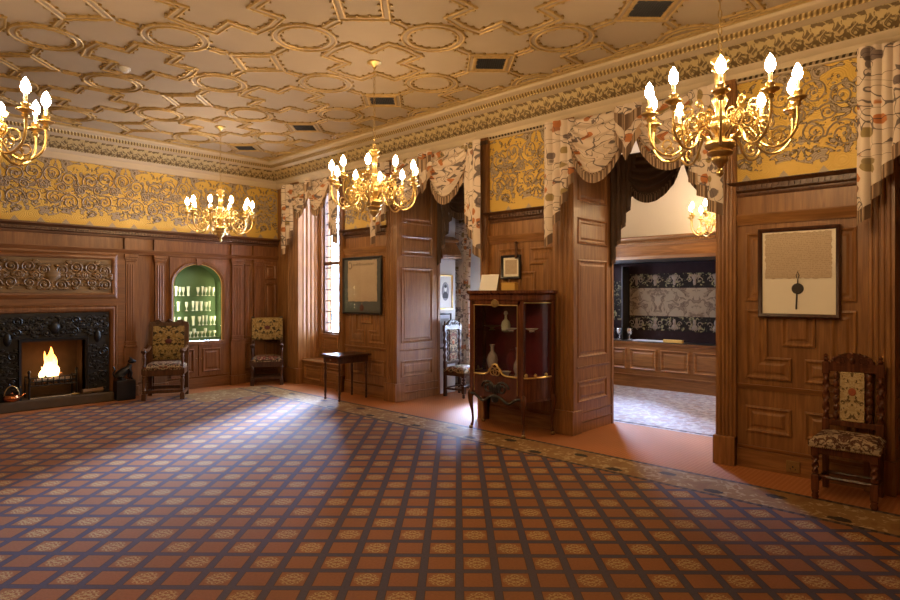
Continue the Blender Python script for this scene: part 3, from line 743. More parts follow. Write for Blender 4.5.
# ---- the next room
R2 = struct(MB().box(10.0, 10.2, 1.0, 5.65, 0, 4.05).build('wall_library', 'white_wall'))
m_ = MB(); m_.box(6.78, 10.2, .85, 1.0, 0, 4.05); struct(m_.build('wall_library', 'white_wall'))  # partition added to keep next-room daylight off the near floor
m_ = MB(); m_.box(6.78, 8.9, 5.55, 5.65, 0, 4.05); m_.box(9.8, 10.2, 5.55, 5.65, 0, 4.05); m_.box(8.9, 9.8, 5.55, 5.65, 0, 1.0); m_.box(8.9, 9.8, 5.55, 5.65, 2.35, 4.05); struct(m_.build('wall_library', 'white_wall'))
struct(MB().box(7.02, 7.1, YS, .85, 0, 4.05).build('wall_added_lobby', 'oak')); struct(MB().box(6.78, 7.1, YS-.2, YS, 0, 4.05).build('wall_added_lobby', 'oak'))  # lobby walls added to close the last opening against daylight spill
struct(MB().box(6.78, 7.1, YS-.2, .9, CEIL, CEIL+.1).build('ceiling', 'white_wall')); struct(MB().box(6.78, 10.2, .85, 5.65, CEIL, CEIL+.1).build('ceiling', 'white_wall'))
win = leaded('window_3', 5.61, 8.9, 9.8, 1.0, 2.35, 2, 1.9, 3, 6, False)
for o in [win]+list(win.children):                       # this one stands in a wall along x
    for v in o.data.vertices: v.co = (v.co.y, v.co.x-.04, v.co.z)
mp2 = onE(10.0)
w = struct(MB().box(3.3, 5.55, 0, .78, 0, .32, mp2).build('trim_2', 'oak_y'))
m_ = MB()
for k in range(4): m_.loops(rect(3.36+k*.55, 3.84+k*.55, .30, .66), PANEL, onE(9.68))
moulding(m_, onE(9.68), 3.3, 5.55, .725, .78, .03); moulding(m_, onE(9.68), 3.3, 5.55, .18, .22, .02); m_.build('panel', 'oak_y', w, ang=25)
m_ = MB(); m_.box(3.3, 5.55, 2.20, 2.45, 0, .30, mp2); m_.box(3.3, 3.36, .78, 2.2, 0, .3, mp2); dentils(m_, onE(9.70), 3.3, 5.55, 2.42, 2.57, .12); moulding(m_, onE(9.70), 3.3, 5.55, 2.19, 2.25, .04); m_.build('entablature', 'oak_y', w)
# ================================================================ CHANDELIERS
def spiral(cx, cz, r0, r1, t0, t1, n=16):
    return [(cx+(r0+(r1-r0)*i/n)*cos(t0+(t1-t0)*i/n), 0, cz+(r0+(r1-r0)*i/n)*sin(t0+(t1-t0)*i/n)) for i in range(n+1)]
def cr(pts, n=6):                                          # smooth curve through points
    P = [Vector(p) for p in pts]; P = [P[0]*2-P[1]]+P+[P[-1]*2-P[-2]]; out = []
    for i in range(1, len(P)-2):
        a, b, c, d = P[i-1], P[i], P[i+1], P[i+2]
        for k in range(n):
            t = k/n; out.append(.5*((2*b)+(c-a)*t+(2*a-5*b+4*c-d)*t*t+(3*b-a-3*c+d)*t*t*t))
    return out+[P[-2]]
def make_chandelier(name, label, loc, rz, group, drop=0.0):
    r = thing(name, label, 'chandelier', loc, rz, group)
    z = lambda v: v-CEIL
    m = MB(); m.lathe([(0, 0), (.07, 0), (.075, -.012), (.055, -.02), (.03, -.035), (.014, -.05), (.014, -.07), (0, -.07)], seg=16); m.build('ceiling_rose', 'gilt', r)
    m = MB(); n = int((CEIL-3.12-.06)/.05)
    for k in range(n):
        zz = -.075-(k+.5)*(CEIL-3.12-.075)/n; h = .028
        ring = [((.011 if True else 0)*cos(t)*(1 if k % 2 else 0), .011*cos(t)*(0 if k % 2 else 1), zz+h*sin(t)) for t in [2*PI*i/8 for i in range(8)]]
        m.tube(ring, .0032, 4, closed=True)
    m.build('chain', 'brass_dull', r)
    m = MB(); m.lathe([(0, z(2.33)), (.018, z(2.345)), (.022, z(2.365)), (.012, z(2.385)), (.02, z(2.40)), (.045, z(2.425)), (.052, z(2.44)), (.05, z(2.455)), (.072, z(2.47)), (.078, z(2.485)), (.066, z(2.497)), (.085, z(2.515)), (.092, z(2.535)), (.085, z(2.552)), (.05, z(2.56)), (.028, z(2.58)), (.03, z(2.60)), (.052, z(2.63)), (.06, z(2.66)), (.05, z(2.69)), (.03, z(2.71)), (.026, z(2.76)), (.04, z(2.79)), (.046, z(2.82)), (.032, z(2.85)), (.024, z(2.88)), (.03, z(2.93)), (.036, z(2.97)), (.028, z(2.99)), (.05, z(3.005)), (.05, z(3.02)), (.03, z(3.035)), (.054, z(3.055)), (.056, z(3.07)), (.03, z(3.08)), (.008, z(3.09)), (0, z(3.09))], seg=20)
    m.tube([(.02*cos(t), 0, z(3.105)+.02*sin(t)) for t in [2*PI*i/10 for i in range(10)]], .005, 5, closed=True)
    m.build('stem', 'gilt', r)
    a = MB(); R = .43
    a.tube(cr([(.06, 0, z(2.545)), (.11, 0, z(2.60)), (.16, 0, z(2.615)), (.20, 0, z(2.57)), (.235, 0, z(2.51)), (.29, 0, z(2.475)), (.355, 0, z(2.485)), (.41, 0, z(2.54)), (.43, 0, z(2.61)), (.43, 0, z(2.70))], 5), [.0085]*46, 6)
    for sp in (spiral(.17, z(2.665), .062, .016, -PI*.5, PI*2.1), spiral(.255, z(2.625), .058, .014, PI*1.1, -PI*1.2), spiral(.20, z(2.755), .04, .012, -PI*.6, -PI*2.9, 14), spiral(.315, z(2.545), .042, .012, -PI*.55, PI*1.5, 14), spiral(.10, z(2.70), .045, .012, PI*.2, PI*2.4, 14)):
        a.tube(sp, .0062, 5)
    arm = a.build('arm', 'gilt', r)
    c = MB(); c.lathe([(0, z(2.69)), (.016, z(2.69)), (.022, z(2.705)), (.014, z(2.715)), (.034, z(2.728)), (.05, z(2.735)), (.05, z(2.742)), (.03, z(2.748)), (.022, z(2.76)), (.026, z(2.775)), (.018, z(2.785)), (0, z(2.785))], (R, 0, 0), 14); c.build('drip_pan', 'gilt', arm)
    MB().lathe([(0, z(2.775)), (.012, z(2.775)), (.012, z(2.838)), (0, z(2.838))], (R, 0, 0), 10).build('candle', 'candle', arm)
    MB().lathe([(.009, z(2.836)), (.022, z(2.852)), (.028, z(2.876)), (.022, z(2.905)), (.010, z(2.928)), (0, z(2.942))], (R, 0, 0), 8).build('bulb', 'bulb', arm)
    for k in range(1, 10):
        b = copy_tree(arm, r); b.rotation_euler = (0, 0, 2*PI*k/10)
    return r
HX, HY = CX0-PX/2, CY0
G = 'candle chandeliers hanging from the ribbed ceiling'
proto = make_chandelier('chandelier', 'brass candle chandelier hanging nearest, in front of the wide doorway', (HX-.02, 1.38, CEIL), .35, G)
def more(label, loc, rz, group=G):
    c = copy_tree(proto); c.location = loc; c.rotation_euler = (0, 0, rz); c['label'] = label
    if group: c['group'] = group
    return c
more('brass candle chandelier in the middle, before the framed charter and swagged alcove', (HX, 4.81, CEIL), .12)
more('smallest-looking brass candle chandelier, above the armchair in the far corner', (HX, 8.24, CEIL), .2)
more('brass candle chandelier cut off by the left edge, high before the fireplace wall', (.62, 4.81, CEIL), .95)
more('brass candle chandelier hanging over the near end of the room, out of the picture', (.62, 1.38, CEIL), .6)
more('unseen candle chandelier added to light the pier reveals, hidden behind the deed pier', (8.4, 1.75, CEIL), .2)  # extra chandelier put out of sight to brighten the reveals and next room
c = more('brass candle chandelier in the next room against its white wall', (9.05, 3.18, CEIL), .45)

# ================================================================ CEILING FITTINGS
def make_vent(y, label):
    r = thing('ceiling_vent', label, 'vent', (CX0, y, CEIL), 0, 'square ceiling vents in a row')
    q = lambda s: [(s*kx, 0), (0, s*ky), (-s*kx, 0), (0, -s*ky)]
    m = MB(); m.sweep(q(.245), [(-.02, 0), (-.017, .018), (0, .024), (.017, .016), (.02, 0)], lambda a, b, h: (a, b, -h), closed=True); m.build('frame', 'gilt_plaster', r, smooth=False)
    m = MB(); m.add([(a, b, -.008) for a, b in q(.24)], [(0, 1, 2, 3)]); m.build('backing', 'black', r)
    m = MB()
    for k in range(-6, 7):
        s = k/7; e = .235*kx
        for sg in (1, -1):
            a = Vector((e*(1+s)/2, e*(1-s)/2*sg, 0)); b = Vector((-e*(1-s)/2, -e*(1+s)/2*sg, 0))
            m.tube([(a.x, a.y, -.012), (b.x, b.y, -.012)], .003, 4)
    m.build('grille', 'lead', r)
    return r
VL = ['square ceiling vent with dark grille cut by the top edge, nearest', 'square dark ceiling vent second nearest, above the display cabinet doorway', 'square dark ceiling vent just behind the middle chandelier chain', 'square dark ceiling vent fourth along, beyond the middle chandelier', 'square dark ceiling vent farthest off, near the corner cornice']
for k in range(5): make_vent(CY0+k*PY, VL[k])
d = thing('smoke_detector', 'small round white smoke detector on the ceiling', 'smoke detector', (2.207, 6.824, CEIL))
MB().lathe([(0, 0), (.055, 0), (.055, -.018), (.05, -.024), (0, -.024)], seg=18).build('base', 'white_wall', d)
MB().lathe([(.036, -.024), (.034, -.042), (.02, -.05), (0, -.05)], seg=16).build('cover', 'white_wall', d)

# ================================================================ CURTAINS (on the room side: at X = 5.80, falling in folds towards -x)
def sw_rows(yA, yB, zt, drop, X, bulge, nf=5, nu=22, nv=26, dirx=-1, tilt=0.0):
    """swag from yA (picture left, larger y) to yB; returns rows of points"""
    rows = []
    for j in range(nv+1):
        v = j/nv; row = []
        for i in range(nu+1):
            u = i/nu; s = 4*u*(1-u); w = 1-(1-.0)*0
            sag = drop*(s**.75)*v
            y = yA+(yB-yA)*u; z = zt-sag-.05*v*(1-s)-tilt*u
            fold = sin(v*nf*2*PI)*.034*min(1, s*1.6)*(.4+.6*v)
            x = X+dirx*(bulge*(s**.6)*sin(min(1, v*1.15)*PI*.62)+fold+.004)
            row.append((x, y, z))
        rows.append(row)
    return rows
def swag(parent, yA, yB, zt, drop, X=5.80, bulge=.12, mat='fabric', fr='fringe', fl=.10, dirx=-1, nf=5, tilt=0.0):
    rows = sw_rows(yA, yB, zt, drop, X, bulge, nf, dirx=dirx, tilt=tilt)
    m = MB(); m.grid(rows); s = m.build('swag', mat, parent, ang=80)
    hem = rows[-1]; f = MB(); out = []
    n = len(hem)
    for k in range(4):
        t = k/3; out.append([(p[0]+dirx*.008*sin(i*2.2), p[1], p[2]-fl*t*(.35+.65*min(1, 4*(i/(n-1))*(1-i/(n-1))*2.2))) for i, p in enumerate(hem)])
    f.grid(out); f.tube([(p[0]+dirx*.004, p[1], p[2]) for p in hem], .008, 5); f.build('fringe', fr, s, ang=60)
    return s
def tail(parent, yL, yS, zt, zlong, zshort, X=5.80, n=4, mat='fabric', fr='fringe', fl=.11, dirx=-1, amp=.045, lin=None):
    """cascade: pleats stepping from the long side (yL) to the short side (yS)"""
    m = MB(); f = MB(); l = MB()
    for k in range(n):
        u0, u1 = k/n, (k+1.35)/n
        ya, yb = yL+(yS-yL)*u0, yL+(yS-yL)*min(u1, 1.05)
        za = zlong+(zshort-zlong)*(k/n)**.9; zb = za+(zshort-zlong)/n*.38
        xo = X+dirx*(.012+.022*(n-k))
        cols = 7; rows = []
        for j in range(9):
            t = j/8; row = []
            for i in range(cols):
                w = i/(cols-1); y = ya+(yb-ya)*w; zb_ = za+(zb-za)*w
                row.append((xo+dirx*amp*(sin(w*PI)*.8)+dirx*.006*sin(j*1.3+k), y, zt+(zb_-zt)*t))
            rows.append(row)
        m.grid(rows)
        hem = rows[-1]
        f.grid([[(p[0]+dirx*.006, p[1], p[2]+.01-fl*q) for p in hem] for q in (0, .5, 1)])
    t_ = m.build('tail', mat, parent, ang=80); f.build('fringe', fr, t_, ang=60); return t_
def jabot(parent, yA, yB, zt, zb, X=5.72, mat='fabric', fr='fringe'):
    m = MB(); c = (yA+yB)/2; rows = []
    for j in range(9):
        t = j/8; row = []
        for i in range(13):
            w = i/12; e = 1-abs(2*w-1); zz = zt+((zb+.10)+(1-e)*(zt-zb)*.45-zt)*t
            row.append((X-.03*abs(sin(w*3*PI))-.02*sin(w*PI), yA+(yB-yA)*w, zz))
        rows.append(row)
    m.grid(rows); j_ = m.build('jabot', mat, parent, ang=80)
    f = MB(); hem = rows[-1]; f.grid([[(p[0]-.006, p[1], p[2]-.12*q) for p in hem] for q in (0, .5, 1)])
    f.grid([[(p[0]-.012, p[1], p[2]) for p in rows[j]] for j in (2, 5)]); f.build('fringe', fr, j_, ang=60); return j_
def valance(label, parts, y0=None, y1=None, zt=3.54, X=5.83, group=None):
    r = thing('curtain_valance', label, 'curtain', (0, 0, 0), 0, group)
    if y0 is not None:
        MB().box(X+.02, X+.045, y0, y1, zt-.03, zt+.015).build('heading_board', 'lining', r)
    for p in parts: p(r)
    return r
ZT = 3.54
GV = 'fringed floral valances over the openings'
valance('floral swagged valance with two fringed swags over the wide doorway to the next room', [
    lambda r: swag(r, 3.70, 2.92, ZT, .66), lambda r: swag(r, 2.94, 2.02, ZT, .64),
    lambda r: jabot(r, 3.09, 2.79, ZT, 2.98), lambda r: tail(r, 3.96, 3.62, ZT, 2.20, 3.05), lambda r: tail(r, 2.0, 2.32, ZT, 2.42, 2.85, n=3)], 2.0, 3.95, group=GV)
valance('floral swagged valance with fringed swags and long tails over the alcove opening', [
    lambda r: swag(r, 6.72, 5.92, ZT, .66), lambda r: swag(r, 5.94, 5.14, ZT, .66), lambda r: jabot(r, 6.08, 5.80, ZT, 2.98),
    lambda r: tail(r, 7.10, 6.76, ZT, 2.40, 3.0), lambda r: tail(r, 4.94, 5.24, ZT, 2.15, 2.75, n=3)], 4.94, 7.08, group=GV)
valance('floral scalloped valance with narrow tails over the leaded window', [
    lambda r: swag(r, 9.36, 8.80, ZT, .55, nf=4), lambda r: swag(r, 8.82, 8.24, ZT, .55, nf=4), lambda r: jabot(r, 8.90, 8.72, ZT, 3.05),
    lambda r: tail(r, 9.66, 9.36, ZT, 2.36, 2.80, n=3), lambda r: tail(r, 7.98, 8.24, ZT, 2.50, 2.85, n=3)], 7.98, 9.66, group=GV)
valance('floral fringed curtain tail and swag at the right edge, beside the high-backed chair', [
    lambda r: tail(r, .96, .62, ZT, 2.24, 3.0, n=5), lambda r: swag(r, .66, -.10, ZT, .66), lambda r: swag(r, -.08, -.85, ZT, .66), lambda r: tail(r, -1.05, -.78, ZT, 2.3, 2.9)], -1.05, .95, group=GV)
GI = 'dark lined inner swags behind the openings'
valance('dark brown lined swags and tail hanging inside the wide doorway', [
    lambda r: swag(r, 3.62, 2.82, 3.28, .50, 6.86, .08, 'lining', 'fringe_dk'), lambda r: swag(r, 2.84, 2.14, 3.28, .50, 6.86, .08, 'lining', 'fringe_dk'),
    lambda r: tail(r, 3.70, 3.42, 3.3, 1.95, 2.95, 6.86, 5, 'lining', 'fringe_dk', .05)], 2.12, 3.72, 3.3, 6.83, GI)
valance('dark brown lined swag and tail hanging inside the alcove opening', [
    lambda r: swag(r, 6.66, 5.88, 3.3, .46, 6.86, .07, 'lining', 'fringe_dk'), lambda r: swag(r, 5.9, 5.12, 3.3, .46, 6.86, .07, 'lining', 'fringe_dk'),
    lambda r: tail(r, 6.74, 6.48, 3.3, 2.05, 2.9, 6.86, 4, 'lining', 'fringe_dk', .05)], 5.1, 6.75, 3.3, 6.83, GI)
# full-length curtain in the alcove window
cu = thing('curtain', 'full-length floral curtain hanging in the alcove window behind a chair', 'curtain', (0, 0, 0))
rows = []
for j in range(17):
    t = j/16; z = 3.3+(.04-3.3)*t; row = []
    pinch = 1-.25*sin(PI*min(1, t*1.0))
    for i in range(49):
        u = i/48; row.append((7.42+.045*sin(u*7*2*PI)*(.6+.4*t)+.02*sin(t*4), 7.06-(.52*pinch)*u-.03*sin(t*3), z))
    rows.append(row)
MB().grid(rows).build('drape', 'fabric', cu, ang=80)
MB().tube([(7.42, 7.1, 3.31), (7.42, 5.6, 3.31)], .018, 8).build('pole', 'gilt', cu)
# ================================================================ FIREPLACE
fp = thing('fireplace', 'carved black fireplace in an oak frame with a carved overmantel', 'fireplace', (2.30, YN, 0))
fN = lambda Y: (lambda a, b, n: (a, Y-n-0, b))
f = fN(-.02)
m = MB()
m.box(-.71, -.39, -.16, -.001, .12, 1.33); m.box(.39, .71, -.16, -.001, .12, 1.33); m.box(-.39, .39, -.16, -.001, .93, 1.33)
sur = m.build('surround', 'iron', fp)
m = MB(); q = fN(-.16)
scrolls(m, q, -.70, .70, .96, 1.31, .014, 3, .35, .022, 1.2, 5)
scrolls(m, q, .41, .70, .14, .95, .012, 5, .30, .02, 1.2, 5); scrolls(m, q, -.70, -.41, .14, .95, .012, 5, .30, .02, 1.2, 5)
m.ell((0, 1.12, .0), (.075, .09, .045), 12, 6, q)
for s in (-1, 1): m.ell((s*.55, .98, 0), (.05, .10, .04), 10, 6, q)
m.sweep([(-.39, .13), (-.39, .93), (.39, .93), (.39, .13)], [(-.0, 0), (.0, .02), (.03, .03), (.04, 0)], q)
m.build('carving', 'iron', sur)
m = MB()                                                # firebox
m.box(-.39, .39, .30, .33, .10, .95); m.box(-.42, -.39, -.14, .33, .10, .95); m.box(.39, .42, -.14, .33, .10, .95); m.box(-.42, .42, -.14, .33, .93, .96); m.box(-.42, .42, -.16, .33, .07, .12)
m.build('firebox', 'soot', fp)
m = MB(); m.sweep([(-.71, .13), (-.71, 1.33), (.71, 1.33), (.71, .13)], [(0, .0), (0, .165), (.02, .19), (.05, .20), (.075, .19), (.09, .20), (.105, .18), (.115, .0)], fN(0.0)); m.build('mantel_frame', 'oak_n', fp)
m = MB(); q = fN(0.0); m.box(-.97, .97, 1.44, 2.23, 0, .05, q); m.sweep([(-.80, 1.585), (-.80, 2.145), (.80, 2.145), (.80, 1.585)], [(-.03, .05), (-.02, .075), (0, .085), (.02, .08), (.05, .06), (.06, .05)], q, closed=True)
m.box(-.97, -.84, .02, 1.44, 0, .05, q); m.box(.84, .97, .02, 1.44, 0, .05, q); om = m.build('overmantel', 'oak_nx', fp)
m = MB(); m.box(-.79, .79, 1.60, 2.13, .05, .056, q); scrolls(m, fN(-.055), -.785, .785, 1.61, 2.12, .016, 11, .40, .024, 1.3, 6)
m.lathe([(.0, 1.68), (.05, 1.70), (.03, 1.75), (.10, 1.84), (.12, 1.90), (.06, 1.95), (.05, 1.98), (0, 2.0)], (0, 0, 0), 12, mp=lambda x, y, z: (x, -.06+y*.3, z)); m.build('carved_panel', 'carved_oak', om)
hs = MB(); hs.box(-.70, .70, -.29, -.02, 0, .125, bev=.012); hs.box(-.73, .73, -.31, -.23, 0, .14, bev=.015); hs.build('hearth', 'hearth', fp)
# grate, logs, flames
gr = thing('fire_grate', 'black iron fire basket holding the burning logs', 'grate', (2.30, 10.16, .215))
m = MB()
for k in range(9):
    x = -.28+k*.07; m.tube([(x, -.12, .09), (x, -.135, .20)], .008, 6)
for z in (.09, .145, .20): m.tube([(-.29, -.125, z), (.29, -.125, z)], .009, 6)
for s in (-1, 1): m.tube([(s*.29, -.12, .20), (s*.29, .12, .20)], .009, 6); m.tube([(s*.29, -.12, -.09), (s*.29, -.12, .28)], .013, 8); m.ell((s*.29, -.12, .29), (.022, .022, .026)); m.tube([(s*.29, .12, -.09), (s*.29, .12, .2)], .012, 6)
m.build('bars', 'iron', gr)
m = MB()
for k in range(8): m.tube([(-.26+k*.074, -.12, .09), (-.26+k*.074, .12, .09)], .008, 5)
m.build('bottom_bars', 'iron', gr)
def log(name, label, a, b, r, mat, seed):
    rnd = random.Random(seed); A, B = Vector(a), Vector(b); c = (A+B)/2
    o = MB(); pts = [A+(B-A)*t/6+Vector((0, 0, rnd.uniform(-.006, .006))) for t in range(7)]
    o.tube([p-c for p in pts], [r*rnd.uniform(.88, 1.1) for _ in pts], 9); x = o.build(name, mat, None, c, ang=30)
    return tag(x, label, 'log', 'logs on the fire')
log('log', 'pale ashy log lying across the front of the fire basket', (2.08, 10.08, .365), (2.54, 10.11, .375), .034, 'ash_log', 1)
log('log', 'glowing log at the back of the fire basket', (2.10, 10.22, .355), (2.52, 10.20, .36), .04, 'ember', 2)
log('log', 'log lying on top of the other two in the fire', (2.20, 10.12, .425), (2.44, 10.19, .435), .03, 'ember', 3)
fl = MB(); rnd = random.Random(5)
for (x, y, h, r) in ((.0, .0, .44, .055), (.05, .02, .34, .045), (-.05, .01, .30, .04), (.03, -.02, .24, .04), (-.10, .0, .16, .028), (.085, .0, .20, .03), (-.03, .02, .38, .035)):
    pts = []; rs = []; ph = rnd.random()*6
    for i in range(10):
        t = i/9; pts.append((x+.03*sin(ph+t*5)*t, y+.015*cos(ph+t*4)*t, h*t)); rs.append(max(.002, r*(sin(PI*min(1, .22+t*.78))**.9)))
    fl.tube(pts, rs, 8)
tag(fl.build('flame', 'flame', None, (2.27, 10.12, .40)), 'bright yellow flames rising from the logs in the grate', 'fire')
# hearth objects
kt = thing('copper_kettle', 'round copper kettle with a hoop handle at the left of the hearth', 'kettle', (1.79, 9.93, .14))
MB().lathe([(0, 0), (.075, 0), (.098, .03), (.10, .055), (.085, .085), (.05, .10), (.02, .106), (.012, .12), (0, .125)], seg=18).build('body', 'copper', kt)
MB().tube([(-.085*cos(t), 0, .06+.15*sin(t)) for t in [PI*i/12 for i in range(13)]], .007, 6).build('handle', 'brass_dull', kt)
MB().tube([(.09, 0, .05), (.13, 0, .07), (.15, 0, .10)], [.016, .012, .009], 8).build('spout', 'copper', kt)
pk = thing('fire_poker', 'steel fire poker lying along the hearth', 'poker', (2.25, 9.96, .135))
MB().tube([(-.24, 0, .008), (.26, .02, .008)], .007, 7).build('rod', 'silver', pk); MB().lathe([(0, 0), (.014, 0), (.016, .05), (.009, .1), (0, .1)], seg=8, mp=lambda x, y, z: (.26+z, y+.02, .012+x)).build('handle', 'brass_dull', pk)
log('log', 'split log lying at the right end of the hearth', (2.64, 9.96, .172), (2.92, 9.99, .172), .036, 'log', 9)['group'] = 'logs on the hearth'
# black figure on a block
fg = thing('cast_figure', 'black cast figure of a crouching beast on a block beside the hearth', 'figure', (3.18, 9.86, 0))
MB().box(-.13, .13, -.09, .09, 0, .30, bev=.012).build('block', 'black', fg)
m = MB()
m.tube(cr([(-.10, 0, .33), (-.07, 0, .38), (-.01, 0, .42), (.05, 0, .47), (.08, 0, .53)], 5), [.045, .05, .055, .058, .06, .06, .06, .06, .06, .06, .06, .058, .055, .05, .046, .042, .04, .036, .034, .034, .034][:21], 10)
m.ell((.10, 0, .575), (.05, .035, .036), 12, 8); m.tube([(.13, 0, .575), (.165, 0, .565)], [.022, .014], 8)
for s in (-1, 1):
    m.tube([(.05, s*.035, .47), (.085, s*.045, .40), (.07, s*.045, .335), (.10, s*.045, .312)], [.026, .02, .015, .014], 8)
    m.tube([(-.08, s*.035, .36), (-.02, s*.055, .36), (-.06, s*.055, .318), (.0, s*.055, .312)], [.034, .03, .018, .014], 8)
    m.tube([(.09, s*.02, .60), (.085, s*.03, .64)], [.012, .003], 6)
m.tube(cr([(-.12, 0, .34), (-.16, 0, .40), (-.13, 0, .46), (-.16, 0, .51)], 4), .011, 6)
m.build('beast', 'iron', fg)

# ================================================================ ARCHED NICHE WITH GLASSES
nc = thing('display_niche', 'arched green-lined niche with glass shelves let into the panelling', 'display cabinet', (4.425, YN, 0))
def arch_pts(r, zs, n=20, rz=None):
    return [(r*cos(PI*i/n), zs+(rz or r)*sin(PI*i/n)) for i in range(n+1)]
q = fN(0.0)
AW, ZS, AR = .415, 1.745, .36
outer = rect(-.475, .475, .74, 2.2)
m = MB(); ap = arch_pts(AW, ZS, 20, AR)
top = [(.475, .74), (.475, 2.2), (-.475, 2.2), (-.475, .74)]
# front board with the arched hole
path_in = [(AW, .80)]+ap+[(-AW, .80)]
path_out = [(.475, .74)]+[(.475*max(-1, min(1, 1.5*cos(PI*i/20))) , 2.2 if 3 < i < 17 else ZS+(2.2-ZS)*min(1, sin(PI*i/20)*2)) for i in range(21)]+[(-.475, .74)]
m.grid([[q(a, b, h) for a, b in p] for p, h in ((path_out, 0), (path_out, .03), (path_in, .03), (path_in, -.02))])
m.box(-.475, .475, .74, .80, 0, .05, q, bev=.006)
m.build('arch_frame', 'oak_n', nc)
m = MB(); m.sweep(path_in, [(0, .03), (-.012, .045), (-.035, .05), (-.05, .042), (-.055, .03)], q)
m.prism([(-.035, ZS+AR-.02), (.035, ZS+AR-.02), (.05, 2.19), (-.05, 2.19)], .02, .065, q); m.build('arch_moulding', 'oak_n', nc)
DP = .24
m = MB(); m.grid([[q(a, b, h) for a, b in path_in] for h in (-.02, -DP)]); m.add([q(a, b, -DP) for a, b in path_in], [tuple(range(len(path_in)))])
m.add([q(-AW, .80, -.02), q(AW, .80, -.02), q(AW, .80, -DP), q(-AW, .80, -DP)], [(0, 1, 2, 3)]); m.build('lining', 'green', nc)
MB().sweep(path_in, [(.0, .028), (.012, .028), (.012, .02), (0, .02)], q).build('brass_beading', 'gilt', nc)
SH = (1.565, 1.31, 1.06, .855)
for z in SH[:3]: MB().box(-AW+.01, AW-.01, z-.008, z, -DP+.01, -.03, q).build('shelf', 'pane', nc)
MB().box(-AW+.01, AW-.01, SH[3]-.054, SH[3]-.002, -DP+.01, -.03, q).build('plinth', 'green', nc)
for sg in (-1, 1):                                      # upright strip lamps behind the frame, shining across the shelves
    l = D.lights.new('niche_strip_lamp', 'AREA'); l.shape = 'RECTANGLE'; l.size = .02; l.size_y = .85; l.energy = 3.0; l.color = (1, .93, .62)
    o = D.objects.new('niche_strip_lamp', l); COL.objects.link(o); o.location = (4.425+sg*.405, YN+.035, 1.33)
    o.rotation_euler = Vector((-sg, .55, 0)).to_track_quat('-Z', 'Y').to_euler()
for s in (-1, 1):
    x0, x1 = (.012, .45) if s > 0 else (-.45, -.012)
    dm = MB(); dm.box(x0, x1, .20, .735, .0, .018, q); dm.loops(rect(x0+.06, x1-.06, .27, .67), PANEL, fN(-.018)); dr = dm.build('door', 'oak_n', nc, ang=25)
    MB().ell((s*.04, .50, .035), (.011, .011, .016), 10, 6, q).build('knob', 'brass_dull', dr)
KINDS = {
 'goblet': [(0, 0), (.026, 0), (.027, .006), (.006, .014), (.006, .055), (.022, .075), (.03, .11), (.031, .15), (.027, .15), (.02, .08), (0, .07)],
 'flute': [(0, 0), (.024, 0), (.024, .005), (.006, .012), (.006, .05), (.016, .07), (.021, .12), (.023, .165), (.019, .165), (.012, .075), (0, .07)],
 'tumbler': [(0, 0), (.024, 0), (.025, .012), (.022, .07), (.034, .16), (.03, .16), (.018, .07), (0, .02)],
 'coupe': [(0, 0), (.024, 0), (.024, .006), (.006, .012), (.006, .05), (.024, .065), (.036, .10), (.032, .10), (.02, .07), (0, .06)]}
GW = {'goblet': 'stemmed goblet', 'flute': 'narrow flute glass', 'tumbler': 'flared tumbler', 'coupe': 'small wide-bowled glass'}
gproto = {}
rowsG = [('topmost', SH[0], [(64, 'tumbler'), (88, 'tumbler'), (112, 'goblet'), (136, 'goblet'), (170, 'tumbler'), (237, 'goblet'), (268, 'flute'), (292, 'goblet'), (318, 'flute'), (346, 'goblet')]),
         ('second', SH[1], [(66, 'coupe'), (103, 'tumbler'), (158, 'goblet'), (203, 'flute'), (229, 'tumbler'), (260, 'tumbler'), (294, 'goblet'), (319, 'flute')]),
         ('third', SH[2], [(70, 'goblet'), (110, 'goblet'), (152, 'goblet'), (204, 'tumbler'), (247, 'goblet'), (273, 'flute'), (298, 'flute'), (328, 'goblet'), (354, 'goblet')]),
         ('bottom', SH[3], [(90, 'coupe'), (145, 'coupe'), (185, 'coupe'), (210, 'goblet'), (235, 'coupe'), (265, 'coupe'), (290, 'goblet'), (322, 'coupe'), (355, 'coupe')])]
ORD = ['first', 'second', 'third', 'fourth', 'fifth', 'sixth', 'seventh', 'eighth', 'ninth', 'tenth']
for nm, z, row in rowsG:
    for k, (px, kd) in enumerate(row):
        x = 4.03+(px-55)/325*.80
        if kd not in gproto:
            o = MB().lathe([(r_*.82, z_) for r_, z_ in KINDS[kd]], seg=12).build('drinking_glass', 'goblet'); gproto[kd] = o; first = True
        else:
            o = gproto[kd].copy(); COL.objects.link(o)
        o.location = (x, YN+.115, z+.001)
        tag(o, 'pale %s, %s from the left on the %s niche shelf' % (GW[kd], ORD[k], nm), 'glass', 'glasses on the niche shelves')
# ================================================================ CHAIRS
def twist(m, x, y, z0, z1, r, turns=4, seg=10):
    n = 40; rows = []
    for i in range(n+1):
        t = i/n; z = z0+(z1-z0)*t; e = min(1, t*8, (1-t)*8)
        rows.append([(x+r*(1+.30*e*cos(2*(2*PI*k/seg)-turns*2*PI*t))*cos(2*PI*k/seg), y+r*(1+.30*e*cos(2*(2*PI*k/seg)-turns*2*PI*t))*sin(2*PI*k/seg), z) for k in range(seg)])
    m.grid(rows, cu=True, caps=True)
def turned(m, x, y, z0, z1, r, seg=12):
    h = z1-z0
    m.lathe([(0, 0), (r*.8, 0), (r, h*.04), (r*.7, h*.09), (r*1.1, h*.14), (r*.75, h*.2), (r*.85, h*.45), (r*1.1, h*.62), (r*.7, h*.76), (r*1.15, h*.82), (r*.8, h*.88), (r, h*.94), (r*.9, h), (0, h)], (x, y, z0), seg)
